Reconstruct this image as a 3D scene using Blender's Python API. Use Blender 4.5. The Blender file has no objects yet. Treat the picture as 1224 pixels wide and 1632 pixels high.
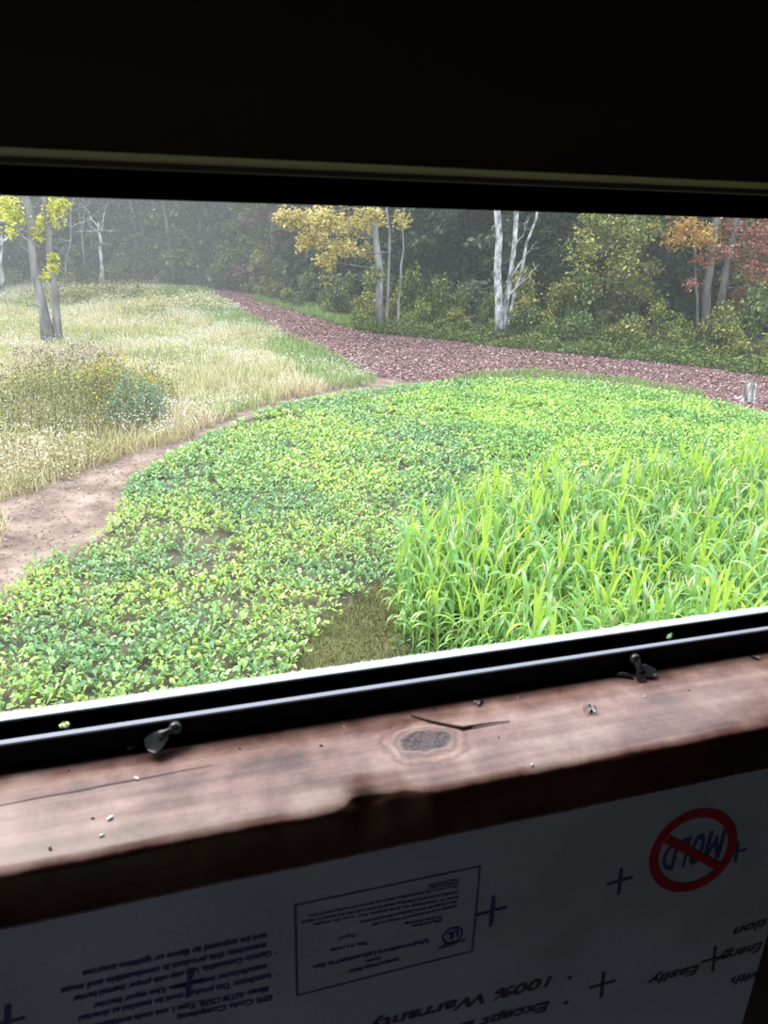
import bpy, bmesh, math, random
import numpy as np
from mathutils import Vector, Matrix, noise
random.seed(7)
SC = bpy.context.scene
COL = SC.collection

# ------------------------------------------------------------------ camera
F, CX, CY, H = 1226.0, 612.0, 816.0, 4.0
_up = np.array([92, 3134, -1226.0]); _up /= np.linalg.norm(_up)
_X = np.array([4218, 348, 1226.0]); _X -= _up * _X.dot(_up); _X /= np.linalg.norm(_X)
_Y = np.cross(_X, _up)
if _Y[2] < 0: _Y = -_Y
RM = np.array([_X, _Y, _up])
cam_data = bpy.data.cameras.new('camera'); cam = bpy.data.objects.new('camera', cam_data); COL.objects.link(cam)
cam_data.sensor_fit = 'VERTICAL'; cam_data.sensor_height = 36; cam_data.sensor_width = 27
cam_data.lens = 1226 / 1632 * 36
cam_data.clip_start = 0.02; cam_data.clip_end = 400
m = Matrix.Identity(4)
for i in range(3):
    m[i][0] = RM[i][0]; m[i][1] = RM[i][1]; m[i][2] = -RM[i][2]
m[2][3] = H
cam.matrix_world = m
cam_data.dof.use_dof = True; cam_data.dof.focus_distance = 9.0; cam_data.dof.aperture_fstop = 22
SC.camera = cam

# ------------------------------------------------------------------ light
SC.view_settings.view_transform = 'Standard'; SC.view_settings.look = 'None'
SC.view_settings.gamma = 1.0; SC.view_settings.use_curve_mapping = False
SC.view_settings.exposure = 1.34
SC.render.film_transparent = False
w = bpy.data.worlds.new('world'); SC.world = w; w.use_nodes = True
nt = w.node_tree; nt.nodes.clear()
wo = nt.nodes.new('ShaderNodeOutputWorld'); bg = nt.nodes.new('ShaderNodeBackground')
tc = nt.nodes.new('ShaderNodeTexCoord'); sx = nt.nodes.new('ShaderNodeSeparateXYZ')
cr = nt.nodes.new('ShaderNodeValToRGB')
cr.color_ramp.elements[0].position = 0.0; cr.color_ramp.elements[0].color = (0.62, 0.68, 0.74, 1)
cr.color_ramp.elements[1].position = 0.7; cr.color_ramp.elements[1].color = (0.80, 0.91, 1.08, 1)
nt.links.new(tc.outputs['Generated'], sx.inputs[0]); nt.links.new(sx.outputs['Z'], cr.inputs[0])
nt.links.new(cr.outputs[0], bg.inputs['Color']); bg.inputs['Strength'].default_value = 1.25
nt.links.new(bg.outputs[0], wo.inputs['Surface'])
sun_d = bpy.data.lights.new('sun', 'SUN'); sun_d.energy = 1.7; sun_d.angle = math.radians(35); sun_d.color = (1.0, 0.93, 0.80)
sun = bpy.data.objects.new('sun', sun_d); COL.objects.link(sun)
sun.location = (-10, 20, 30)
sun.rotation_euler = Vector((0.40, -0.55, -0.95)).to_track_quat('-Z', 'Y').to_euler()
SC.cycles.use_denoising = True
SC.cycles.max_bounces = 8; SC.cycles.volume_bounces = 1; SC.cycles.transparent_max_bounces = 8
SC.cycles.sample_clamp_indirect = 4

# ------------------------------------------------------------------ projection helpers (photo pixel -> place)
def ray(px, py): return RM @ np.array([px - CX, -(py - CY), F])
def G(px, py, z=0.0):
    d = ray(px, py); d = d * ((z - H) / d[2]); return (d[0], d[1], z)
def W(px, py, y):
    d = ray(px, py); d = d * (y / d[1]); return (d[0], y, d[2] + H)

# ------------------------------------------------------------------ mesh helpers
def mesh_np(name, verts, faces_flat, sizes, mats, smooth=False, midx=None):
    me = bpy.data.meshes.new(name)
    verts = np.asarray(verts, dtype=np.float32)
    me.vertices.add(len(verts)); me.vertices.foreach_set('co', verts.ravel())
    me.loops.add(len(faces_flat)); me.loops.foreach_set('vertex_index', np.asarray(faces_flat, dtype=np.int32))
    sizes = np.asarray(sizes, dtype=np.int32)
    me.polygons.add(len(sizes))
    st = np.zeros(len(sizes), dtype=np.int32); st[1:] = np.cumsum(sizes)[:-1]
    me.polygons.foreach_set('loop_start', st)
    if smooth: me.polygons.foreach_set('use_smooth', np.ones(len(sizes), dtype=bool))
    if midx is not None: me.polygons.foreach_set('material_index', np.asarray(midx, dtype=np.int32))
    me.update(calc_edges=True)
    for mt in (mats if isinstance(mats, (list, tuple)) else [mats]): me.materials.append(mt)
    return me

def rep(tv, tf, mats3, pos):
    """template verts (K,3), faces list, rotation-scale (N,3,3), pos (N,3) -> verts, flat, sizes"""
    tv = np.asarray(tv, float); N = len(pos); K = len(tv)
    v = np.einsum('nij,kj->nki', mats3, tv) + np.asarray(pos)[:, None, :]
    flat = np.concatenate([np.array(f) for f in tf]); sz = np.array([len(f) for f in tf])
    ff = (flat[None, :] + (np.arange(N) * K)[:, None]).ravel()
    return v.reshape(-1, 3), ff, np.tile(sz, N)

class MB:
    def __init__(s): s.v = []; s.f = []
    def add(s, v, f):
        o = len(s.v); s.v += [tuple(p) for p in v]; s.f += [tuple(i + o for i in q) for q in f]
    def box(s, x0, x1, y0, y1, z0, z1):
        v = [(x, y, z) for x in (x0, x1) for y in (y0, y1) for z in (z0, z1)]
        s.add(v, [(0, 1, 3, 2), (4, 6, 7, 5), (0, 4, 5, 1), (2, 3, 7, 6), (0, 2, 6, 4), (1, 5, 7, 3)])
    def tube(s, pts, rad, n=8, cap=True, squash=1.0):
        pts = [Vector(p) for p in pts]; v = []; f = []
        prev = None
        for i, p in enumerate(pts):
            t = (pts[min(i + 1, len(pts) - 1)] - pts[max(i - 1, 0)]).normalized()
            if prev is None:
                a = Vector((1, 0, 0)) if abs(t.x) < .8 else Vector((0, 1, 0))
                u = t.cross(a).normalized()
            else:
                u = (prev - t * prev.dot(t)).normalized()
            prev = u; wv = t.cross(u)
            r = rad[i] if hasattr(rad, '__len__') else rad
            for k in range(n):
                an = 2 * math.pi * k / n
                v.append(p + (u * math.cos(an) + wv * math.sin(an) * squash) * r)
        for i in range(len(pts) - 1):
            for k in range(n):
                f.append((i * n + k, i * n + (k + 1) % n, (i + 1) * n + (k + 1) % n, (i + 1) * n + k))
        if cap:
            f.append(tuple(range(n))[::-1]); f.append(tuple((len(pts) - 1) * n + k for k in range(n)))
        s.add(v, f)
    def ball(s, c, r, n=10, mmm=6, noise_amp=0):
        v = []; f = []
        c = Vector(c); r = Vector(r) if hasattr(r, '__len__') else Vector((r, r, r))
        v.append(c + Vector((0, 0, r.z)))
        for i in range(1, mmm):
            th = math.pi * i / mmm
            for k in range(n):
                ph = 2 * math.pi * k / n
                q = Vector((math.sin(th) * math.cos(ph), math.sin(th) * math.sin(ph), math.cos(th)))
                a = 1 + noise_amp * random.uniform(-1, 1)
                v.append(c + Vector((q.x * r.x, q.y * r.y, q.z * r.z)) * a)
        v.append(c - Vector((0, 0, r.z))); L = len(v) - 1
        for k in range(n):
            f.append((0, 1 + k, 1 + (k + 1) % n)); f.append((L, 1 + (mmm - 2) * n + (k + 1) % n, 1 + (mmm - 2) * n + k))
        for i in range(mmm - 2):
            for k in range(n):
                a = 1 + i * n; f.append((a + k, a + n + k, a + n + (k + 1) % n, a + (k + 1) % n))
        s.add(v, f)
    def mesh(s, name, mat, smooth=False):
        me = bpy.data.meshes.new(name); me.from_pydata(s.v, [], s.f); me.update()
        for mt in (mat if isinstance(mat, (list, tuple)) else [mat]): me.materials.append(mt)
        if smooth:
            me.polygons.foreach_set('use_smooth', [True] * len(me.polygons))
        return me

def link(name, me, parent=None, loc=None, rotz=0):
    o = bpy.data.objects.new(name, me); COL.objects.link(o)
    if parent: o.parent = parent
    if loc is not None: o.location = loc
    if rotz: o.rotation_euler = (0, 0, rotz)
    return o
def tag(o, label=None, cat=None, group=None, kind=None):
    if label: o['label'] = label
    if cat: o['category'] = cat
    if group: o['group'] = group
    if kind: o['kind'] = kind
    return o
def empty(name, loc=(0, 0, 0), rotz=0): return link(name, None, None, loc, rotz)
def bevel(o, wd, seg=2):
    md = o.modifiers.new('bevel', 'BEVEL'); md.width = wd; md.segments = seg; md.limit_method = 'ANGLE'; return o
def copy_tree(o, parent=None):
    c = o.copy(); COL.objects.link(c); c.parent = parent
    for ch in list(o.children): copy_tree(ch, c)
    return c

# ------------------------------------------------------------------ materials
def mat(name):
    m = bpy.data.materials.new(name); m.use_nodes = True
    nt = m.node_tree; b = nt.nodes['Principled BSDF']; return m, nt, b
def ramp(nt, stops, interp='LINEAR'):
    r = nt.nodes.new('ShaderNodeValToRGB'); r.color_ramp.interpolation = interp
    while len(r.color_ramp.elements) < len(stops): r.color_ramp.elements.new(0.5)
    for e, (p, c) in zip(r.color_ramp.elements, stops):
        e.position = p; e.color = (*c, 1)
    return r
def plain(name, col, rough=.6, metal=0, spec=.5):
    m, nt, b = mat(name)
    b.inputs['Base Color'].default_value = (*col, 1); b.inputs['Roughness'].default_value = rough
    b.inputs['Metallic'].default_value = metal; b.inputs['Specular IOR Level'].default_value = spec
    return m
def noisy(name, stops, scale=8, detail=6, rough=.8, bump=.3, bscale=None, coords='Object', stretch=(1, 1, 1), spec=.4, dist=.02):
    m, nt, b = mat(name)
    t = nt.nodes.new('ShaderNodeTexCoord'); mp = nt.nodes.new('ShaderNodeMapping'); mp.inputs['Scale'].default_value = stretch
    n = nt.nodes.new('ShaderNodeTexNoise'); n.inputs['Scale'].default_value = scale; n.inputs['Detail'].default_value = detail
    r = ramp(nt, stops)
    nt.links.new(t.outputs[coords], mp.inputs[0]); nt.links.new(mp.outputs[0], n.inputs['Vector'])
    nt.links.new(n.outputs['Fac'], r.inputs[0]); nt.links.new(r.outputs[0], b.inputs['Base Color'])
    b.inputs['Roughness'].default_value = rough; b.inputs['Specular IOR Level'].default_value = spec
    if bump:
        n2 = nt.nodes.new('ShaderNodeTexNoise'); n2.inputs['Scale'].default_value = bscale or scale * 4; n2.inputs['Detail'].default_value = 4
        nt.links.new(mp.outputs[0], n2.inputs['Vector'])
        bp = nt.nodes.new('ShaderNodeBump'); bp.inputs['Strength'].default_value = bump; bp.inputs['Distance'].default_value = dist
        nt.links.new(n2.outputs['Fac'], bp.inputs['Height']); nt.links.new(bp.outputs[0], b.inputs['Normal'])
    return m
def leafmat(name, stops, trans=.35, rough=.45, spec=.4, patch=None, pscale=.35, each=0):
    """colour varies per leaf; optional broad patches of another colour set"""
    m, nt, b = mat(name)
    g = nt.nodes.new('ShaderNodeNewGeometry')
    r = ramp(nt, stops); nt.links.new(g.outputs['Random Per Island'], r.inputs[0])
    col = r.outputs[0]
    if patch:
        r2 = ramp(nt, patch); nt.links.new(g.outputs['Random Per Island'], r2.inputs[0])
        n = nt.nodes.new('ShaderNodeTexNoise'); n.inputs['Scale'].default_value = pscale; n.inputs['Detail'].default_value = 3
        nt.links.new(g.outputs['Position'], n.inputs['Vector'])
        rr = ramp(nt, [(.44, (0, 0, 0)), (.58, (1, 1, 1))]); nt.links.new(n.outputs['Fac'], rr.inputs[0])
        mx = nt.nodes.new('ShaderNodeMixRGB'); nt.links.new(rr.outputs[0], mx.inputs[0])
        nt.links.new(col, mx.inputs[1]); nt.links.new(r2.outputs[0], mx.inputs[2]); col = mx.outputs[0]
    if each:      # every tree has a tone of its own
        oi = nt.nodes.new('ShaderNodeObjectInfo'); tone = ramp(nt, [(0, (.45, .5, .55)), (.5, (1, 1, 1)), (1, (1.9, 1.75, 1.3))]); nt.links.new(oi.outputs['Random'], tone.inputs[0])
        mz = nt.nodes.new('ShaderNodeMixRGB'); mz.blend_type = 'MULTIPLY'; mz.inputs[0].default_value = each; nt.links.new(col, mz.inputs[1]); nt.links.new(tone.outputs[0], mz.inputs[2]); col = mz.outputs[0]
    nt.links.new(col, b.inputs['Base Color'])
    b.inputs['Roughness'].default_value = rough; b.inputs['Specular IOR Level'].default_value = spec
    out = nt.nodes['Material Output']
    if trans:
        tr = nt.nodes.new('ShaderNodeBsdfTranslucent'); nt.links.new(col, tr.inputs['Color'])
        mx = nt.nodes.new('ShaderNodeMixShader'); mx.inputs[0].default_value = trans
        nt.links.new(b.outputs[0], mx.inputs[1]); nt.links.new(tr.outputs[0], mx.inputs[2]); nt.links.new(mx.outputs[0], out.inputs['Surface'])
    return m

M = {}
M['soil'] = noisy('soil', [(.3, (.10, .065, .045)), (.7, (.26, .18, .13))], 3, 8, .95, .8, 22)
M['plot_soil'] = noisy('plot_soil', [(.35, (.06, .055, .035)), (.7, (.18, .14, .10))], 3, 8, .95, .8, 22)
M['red_soil'] = noisy('red_soil', [(.3, (.12, .08, .06)), (.5, (.21, .15, .115)), (.7, (.34, .25, .20))], 2.2, 9, .95, .9, 18)
M['meadow_ground'] = noisy('meadow_ground', [(.3, (.16, .17, .08)), (.7, (.40, .36, .22))], 1.2, 8, .95, .5, 12)
M['forest_floor'] = noisy('forest_floor', [(.3, (.03, .035, .015)), (.7, (.09, .08, .045))], 1.2, 8, .95, .6, 12)
M['litter_ground'] = noisy('litter_ground', [(.3, (.10, .055, .05)), (.55, (.21, .12, .11)), (.75, (.33, .21, .18))], 6, 9, .9, .9, 22)
M['short_turf'] = noisy('short_turf', [(.3, (.09, .10, .04)), (.7, (.25, .25, .12))], 5, 8, .95, .7, 26)
M['white_bark'] = noisy('white_bark', [(.36, (.08, .075, .07)), (.46, (.26, .26, .26)), (.58, (.48, .48, .49)), (.72, (.70, .70, .70))], 6, 8, .8, .5, 12, stretch=(1, 1, .6))
M['grey_bark'] = noisy('grey_bark', [(.3, (.10, .095, .09)), (.5, (.22, .21, .21)), (.7, (.36, .35, .35))], 4, 8, .85, .6, 14, stretch=(1, 1, .3))
M['brown_bark'] = noisy('brown_bark', [(.3, (.06, .055, .045)), (.7, (.24, .215, .185))], 4, 8, .9, .7, 14, stretch=(1, 1, .3))
M['log_bark'] = noisy('log_bark', [(.3, (.04, .025, .02)), (.7, (.15, .09, .07))], 5, 8, .9, .7, 18)
M['stump_wood'] = noisy('stump_wood', [(.38, (.10, .085, .08)), (.5, (.34, .31, .30)), (.66, (.68, .67, .66))], 7, 8, .85, .8, 20, stretch=(1, 1, .35))
GY = [(0, (.03, .055, .02)), (.5, (.07, .11, .04)), (.85, (.13, .18, .06)), (1, (.26, .30, .12))]
M['leaf_dark'] = leafmat('leaf_dark', GY, .25, .55, each=1)
M['leaf_grey'] = leafmat('leaf_grey', [(0, (.05, .07, .045)), (.6, (.11, .14, .08)), (.88, (.20, .22, .13)), (1, (.36, .34, .20))], .25, .6, each=1)
M['leaf_needle'] = leafmat('leaf_needle', [(0, (.015, .035, .015)), (1, (.05, .085, .04))], .1, .6, each=1)
M['leaf_olive'] = leafmat('leaf_olive', [(0, (.08, .11, .03)), (.6, (.22, .25, .06)), (.85, (.48, .44, .09)), (1, (.7, .62, .16))], .35, .5)
M['leaf_yellow'] = leafmat('leaf_yellow', [(0, (.24, .24, .08)), (.4, (.52, .44, .14)), (1, (.85, .70, .28))], .4, .5)
M['leaf_lemon'] = leafmat('leaf_lemon', [(0, (.30, .34, .05)), (.4, (.62, .62, .10)), (1, (.85, .82, .22))], .4, .5)
M['leaf_orange'] = leafmat('leaf_orange', [(0, (.25, .16, .04)), (.5, (.50, .27, .06)), (1, (.62, .40, .10))], .35, .5)
M['leaf_red'] = leafmat('leaf_red', [(0, (.10, .07, .04)), (.35, (.32, .12, .07)), (.8, (.50, .18, .12)), (1, (.55, .30, .18))], .3, .5)
M['leaf_dull_red'] = leafmat('leaf_dull_red', [(0, (.06, .05, .035)), (.5, (.14, .085, .06)), (1, (.28, .14, .11))], .25, .6)
M['leaf_shrub'] = leafmat('leaf_shrub', [(0, (.06, .10, .02)), (.5, (.14, .20, .04)), (1, (.30, .34, .07))], .3, .5, each=.7)
M['leaf_plot'] = leafmat('leaf_plot', [(0, (.16, .29, .09)), (.35, (.28, .48, .12)), (.7, (.46, .66, .12)), (1, (.74, .80, .16))], .36, .26, .9,
                         patch=[(0, (.10, .23, .11)), (.5, (.20, .38, .13)), (1, (.36, .56, .15))], pscale=.55)
M['leaf_clover'] = leafmat('leaf_clover', [(0, (.18, .36, .06)), (.5, (.36, .58, .09)), (1, (.62, .76, .16))], .36, .3, .8,
                           patch=[(0, (.10, .25, .07)), (.5, (.20, .42, .08)), (1, (.42, .60, .14))], pscale=.6)
M['corn_leaf'] = leafmat('corn_leaf', [(0, (.12, .28, .10)), (.4, (.20, .40, .11)), (.8, (.32, .54, .11)), (1, (.48, .66, .13))], .36, .22, 1.0)
M['corn_yellow'] = leafmat('corn_yellow', [(0, (.36, .58, .07)), (1, (.52, .66, .10))], .4, .4)
M['corn_dead'] = plain('corn_dead', (.40, .17, .07), .7)
M['corn_stalk'] = plain('corn_stalk', (.30, .44, .10), .5)
M['tassel'] = plain('tassel', (.72, .62, .40), .8)
M['grass_pale'] = leafmat('grass_pale', [(0, (.30, .27, .14)), (.4, (.56, .50, .30)), (1, (.80, .75, .56))], .3, .7, .2,
                          patch=[(0, (.24, .26, .10)), (.5, (.46, .46, .20)), (1, (.68, .64, .36))], pscale=.35)
M['grass_green'] = leafmat('grass_green', [(0, (.12, .20, .06)), (1, (.34, .46, .16))], .3, .6, .2)
M['grass_tan'] = leafmat('grass_tan', [(0, (.28, .19, .08)), (1, (.60, .46, .26))], .25, .7, .2)
M['flower_white'] = leafmat('flower_white', [(0, (.62, .60, .52)), (1, (.88, .87, .84))], .3, .8, .2)
M['flower_gold'] = leafmat('flower_gold', [(0, (.50, .40, .05)), (1, (.80, .62, .06))], .3, .8, .2)
M['weed_olive'] = leafmat('weed_olive', [(0, (.08, .09, .03)), (.6, (.20, .20, .07)), (1, (.42, .39, .17))], .3, .6, .2)
M['weed_blue'] = leafmat('weed_blue', [(0, (.12, .19, .11)), (1, (.32, .44, .30))], .3, .6, .2)
M['fallen_leaf'] = leafmat('fallen_leaf', [(0, (.09, .045, .045)), (.5, (.20, .10, .10)), (.85, (.33, .19, .18)), (1, (.62, .48, .45))], .1, .7, .4)
M['black_frame'] = plain('black_frame', (.005, .006, .007), .6, 0, .04)
M['lip_lit_edge'] = plain('lip_lit_edge', (.24, .27, .34), .5, 0)
M['head_metal'] = plain('head_metal', (.10, .10, .08), .6)
M['ledge'] = noisy('ledge', [(.3, (.42, .44, .48)), (.7, (.58, .60, .66))], 300, 4, .6, .5, 900, dist=.001)
M['black_plastic'] = plain('black_plastic', (.03, .034, .04), .22, 0, .6)
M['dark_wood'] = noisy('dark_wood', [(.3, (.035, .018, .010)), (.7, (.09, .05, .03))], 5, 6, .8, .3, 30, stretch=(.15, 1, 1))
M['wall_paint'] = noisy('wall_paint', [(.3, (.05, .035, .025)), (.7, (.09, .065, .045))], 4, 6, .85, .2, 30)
M['ink_blue'] = plain('ink_blue', (.06, .075, .24), .8)
M['ink_black'] = plain('ink_black', (.07, .075, .11), .8)
M['ink_red'] = plain('ink_red', (.45, .015, .04), .8)
M['foam'] = noisy('foam', [(.3, (.41, .44, .52)), (.7, (.50, .53, .62))], 14, 6, .8, .35, 260, dist=.0015)
M['insect'] = plain('insect', (.012, .010, .010), .4)
M['insect_wing'] = plain('insect_wing', (.25, .22, .20), .3)
M['twig'] = plain('twig', (.018, .012, .010), .6)
M['paint_fleck'] = plain('paint_fleck', (.85, .85, .88), .4)
M['siding'] = plain('siding', (.12, .10, .07), .8)

SZ = 3.688                        # top of sill
JX = W(1275, 970, .43)[0]         # inner face of the right jamb
# stained lumber with its knot (sizes in metres, along x)
KX, KY = 0.149, 0.3735
def lumber():
    m, nt, b = mat('stained_lumber'); L = nt.links
    t = nt.nodes.new('ShaderNodeTexCoord'); s = nt.nodes.new('ShaderNodeSeparateXYZ'); L.new(t.outputs['Object'], s.inputs[0])
    def mt(op, a, bb=None, c=None):
        n = nt.nodes.new('ShaderNodeMath'); n.operation = op
        for i, q in enumerate((a, bb, c)):
            if q is None: continue
            if isinstance(q, (int, float)): n.inputs[i].default_value = q
            else: L.new(q, n.inputs[i])
        return n.outputs[0]
    x, y, z = s.outputs
    dx = mt('SUBTRACT', x, KX); dy = mt('SUBTRACT', y, KY)
    wn = nt.nodes.new('ShaderNodeTexNoise'); wn.inputs['Scale'].default_value = 70; wn.inputs['Detail'].default_value = 4
    L.new(t.outputs['Object'], wn.inputs['Vector'])
    wob = mt('MULTIPLY', mt('SUBTRACT', wn.outputs['Fac'], .5), .018)
    ex = mt('DIVIDE', dx, 1.15); ey = mt('MULTIPLY', dy, 1.15)
    r = mt('ADD', mt('SQRT', mt('ADD', mt('MULTIPLY', ex, ex), mt('MULTIPLY', ey, ey))), wob)
    # grain lines bend round the knot
    nL = nt.nodes.new('ShaderNodeTexNoise'); nL.inputs['Scale'].default_value = 7; nL.inputs['Detail'].default_value = 3; L.new(t.outputs['Object'], nL.inputs['Vector'])
    push = mt('MULTIPLY', mt('DIVIDE', 0.00022, mt('ADD', mt('MULTIPLY', r, r), .0006)), dy)
    gy = mt('ADD', mt('SUBTRACT', y, push), mt('MULTIPLY', z, 1.0))
    cmb = nt.nodes.new('ShaderNodeCombineXYZ'); L.new(mt('MULTIPLY', x, .05), cmb.inputs[0]); L.new(gy, cmb.inputs[1])
    n1 = nt.nodes.new('ShaderNodeTexNoise'); n1.inputs['Scale'].default_value = 120; n1.inputs['Detail'].default_value = 6; L.new(cmb.outputs[0], n1.inputs['Vector'])
    n2 = nt.nodes.new('ShaderNodeTexNoise'); n2.inputs['Scale'].default_value = 26; n2.inputs['Detail'].default_value = 6; n2.inputs['Roughness'].default_value = .65; L.new(t.outputs['Object'], n2.inputs['Vector'])
    mixf = mt('ADD', mt('MULTIPLY', n1.outputs['Fac'], .26), mt('ADD', mt('MULTIPLY', n2.outputs['Fac'], .50), mt('MULTIPLY', nL.outputs['Fac'], .24)))
    c1 = ramp(nt, [(.34, (.06, .028, .022)), (.44, (.16, .08, .065)), (.53, (.29, .17, .142)), (.66, (.50, .36, .315))]); L.new(mixf, c1.inputs[0])
    # pale worn ring, then dark heart
    ring = ramp(nt, [(.0, (1, 1, 1)), (.42, (1, 1, 1)), (.5, (.55, .55, .55)), (.62, (1.25, 1.2, 1.15)), (.75, (.62, .6, .6)), (.85, (1.08, 1.05, 1)), (1, (1, 1, 1))])
    L.new(mt('DIVIDE', r, .032), ring.inputs[0])
    mul = nt.nodes.new('ShaderNodeMixRGB'); mul.blend_type = 'MULTIPLY'; mul.inputs[0].default_value = 1
    L.new(c1.outputs[0], mul.inputs[1]); L.new(ring.outputs[0], mul.inputs[2])
    heart = ramp(nt, [(.0, (1, 1, 1)), (.36, (1, 1, 1)), (.44, (0, 0, 0))]); L.new(mt('DIVIDE', r, .032), heart.inputs[0])
    vo = nt.nodes.new('ShaderNodeTexVoronoi'); vo.feature = 'DISTANCE_TO_EDGE'; vo.inputs['Scale'].default_value = 75
    wv_ = nt.nodes.new('ShaderNodeTexNoise'); wv_.inputs['Scale'].default_value = 160; wv_.inputs['Detail'].default_value = 3; L.new(t.outputs['Object'], wv_.inputs['Vector'])
    va = nt.nodes.new('ShaderNodeVectorMath'); va.operation = 'MULTIPLY_ADD'; L.new(wv_.outputs['Color'], va.inputs[0]); va.inputs[1].default_value = (.016, .016, .016); L.new(t.outputs['Object'], va.inputs[2]); L.new(va.outputs[0], vo.inputs['Vector'])
    hc = ramp(nt, [(.0, (.010, .006, .005)), (.035, (.012, .007, .006)), (.09, (.13, .065, .05)), (.20, (.05, .026, .02)), (.4, (.17, .095, .075))]); L.new(vo.outputs['Distance'], hc.inputs[0])
    mx = nt.nodes.new('ShaderNodeMixRGB'); L.new(heart.outputs[0], mx.inputs[0]); L.new(mul.outputs[0], mx.inputs[1]); L.new(hc.outputs[0], mx.inputs[2])
    # front face and corner darkened in the colour, standing in for shade
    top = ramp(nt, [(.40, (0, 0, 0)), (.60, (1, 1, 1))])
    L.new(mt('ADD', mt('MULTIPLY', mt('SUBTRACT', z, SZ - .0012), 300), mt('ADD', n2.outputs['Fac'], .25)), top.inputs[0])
    front_shade = nt.nodes.new('ShaderNodeMixRGB'); front_shade.blend_type = 'MULTIPLY'; front_shade.inputs[0].default_value = 1; front_shade.inputs[2].default_value = (.30, .20, .17, 1); L.new(mx.outputs[0], front_shade.inputs[1])
    fin = nt.nodes.new('ShaderNodeMixRGB'); L.new(top.outputs[0], fin.inputs[0]); L.new(front_shade.outputs[0], fin.inputs[1]); L.new(mx.outputs[0], fin.inputs[2])
    L.new(fin.outputs[0], b.inputs['Base Color'])
    rr = ramp(nt, [(.3, (.26, .26, .26)), (.7, (.46, .46, .46))]); L.new(n2.outputs['Fac'], rr.inputs[0]); L.new(rr.outputs[0], b.inputs['Roughness'])
    bp = nt.nodes.new('ShaderNodeBump'); bp.inputs['Strength'].default_value = .5; bp.inputs['Distance'].default_value = .0012
    L.new(mixf, bp.inputs['Height']); L.new(bp.outputs[0], b.inputs['Normal'])
    return m
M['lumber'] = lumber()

# ------------------------------------------------------------------ the blind (room shell)
def struct(name, me, mod=None):
    o = link(name, me); o['kind'] = 'structure'; return o
def wallbox(*a):
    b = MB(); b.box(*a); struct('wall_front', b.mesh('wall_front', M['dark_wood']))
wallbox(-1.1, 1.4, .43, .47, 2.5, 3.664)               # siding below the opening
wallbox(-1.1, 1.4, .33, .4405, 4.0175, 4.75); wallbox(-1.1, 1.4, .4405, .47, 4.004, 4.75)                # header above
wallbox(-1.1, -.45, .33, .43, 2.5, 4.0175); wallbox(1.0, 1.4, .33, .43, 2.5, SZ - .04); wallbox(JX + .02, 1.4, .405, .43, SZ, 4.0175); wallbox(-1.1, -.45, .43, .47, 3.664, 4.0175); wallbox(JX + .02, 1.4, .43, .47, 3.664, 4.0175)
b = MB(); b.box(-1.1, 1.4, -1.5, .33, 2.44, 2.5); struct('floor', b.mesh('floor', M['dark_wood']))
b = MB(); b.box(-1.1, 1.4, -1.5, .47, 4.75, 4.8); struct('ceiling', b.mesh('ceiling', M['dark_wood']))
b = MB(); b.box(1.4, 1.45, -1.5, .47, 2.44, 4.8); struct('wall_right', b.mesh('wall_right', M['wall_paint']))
b = MB()   # left wall; unseen opening added and sized to light the foam board
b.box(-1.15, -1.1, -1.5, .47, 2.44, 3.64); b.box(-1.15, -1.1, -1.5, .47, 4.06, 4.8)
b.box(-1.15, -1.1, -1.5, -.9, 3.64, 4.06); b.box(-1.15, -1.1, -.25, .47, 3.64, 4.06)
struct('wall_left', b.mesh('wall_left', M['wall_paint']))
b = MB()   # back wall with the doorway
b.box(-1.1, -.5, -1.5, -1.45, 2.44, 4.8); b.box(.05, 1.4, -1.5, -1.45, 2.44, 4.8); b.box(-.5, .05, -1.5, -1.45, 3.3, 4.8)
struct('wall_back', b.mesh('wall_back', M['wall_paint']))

# window frame: window_1 > sill_track, flange, lip, side_jamb, head_rail
win = empty('window_1', (.25, .42, SZ)); win['kind'] = 'structure'
def wpart(name, mb, mt, bv=0):
    me = mb.mesh(name, mt) if isinstance(mb, MB) else mb
    o = link(name, me, win); o.matrix_parent_inverse = Matrix.Translation(-Vector(win.location))
    if bv: bevel(o, bv)
    return o
X0, X1 = -.45, JX + .02
b = MB(); b.box(X0, X1, .412, .4405, 3.6785, 3.6900); wpart('sill_track', b, M['black_frame'])
b = MB(); b.box(X0, X1, .412, .4158, 3.6875, 3.7050); wpart('inner_lip', b, M['black_frame'])
b = MB(); b.box(X0, X1, .4116, .4160, 3.7050, 3.7066); wpart('lip_edge', b, M['lip_lit_edge'], .0004)  # paler colour stands in for daylight on the lip's top edge
def holed_wall(x0, x1, z0, z1, y0, y1, holes, r):
    mb = MB(); xs = x0
    for hx, hz in holes:
        h = min(hz - z0, z1 - hz) * .98 if False else None
        a, c = hx - .008, hx + .008
        mb.box(xs, a, y0, y1, z0, z1)
        n = 32; ring = []; sq = []
        for k in range(n):
            an = 2 * math.pi * k / n
            dx, dz = math.cos(an), math.sin(an)
            ring.append((hx + dx * r, hz + dz * r * .95))
            tx = (c - hx) / abs(dx) if abs(dx) > 1e-6 else 9; tz = ((z1 - hz) if dz > 0 else (hz - z0)) / abs(dz) if abs(dz) > 1e-6 else 9
            tt = min(tx, tz); sq.append((hx + dx * tt, hz + dz * tt))
        v = [(p[0], y, p[1]) for y in (y0, y1) for p in ring] + [(p[0], y, p[1]) for y in (y0, y1) for p in sq]
        f = []
        for k in range(n):
            k2 = (k + 1) % n
            f += [(k, k2, 2 * n + k2, 2 * n + k), (n + k2, n + k, 3 * n + k, 3 * n + k2), (k2, k, n + k, n + k2)]
        mb.add(v, f); xs = c
    mb.box(xs, x1, y0, y1, z0, z1); return mb
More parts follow.
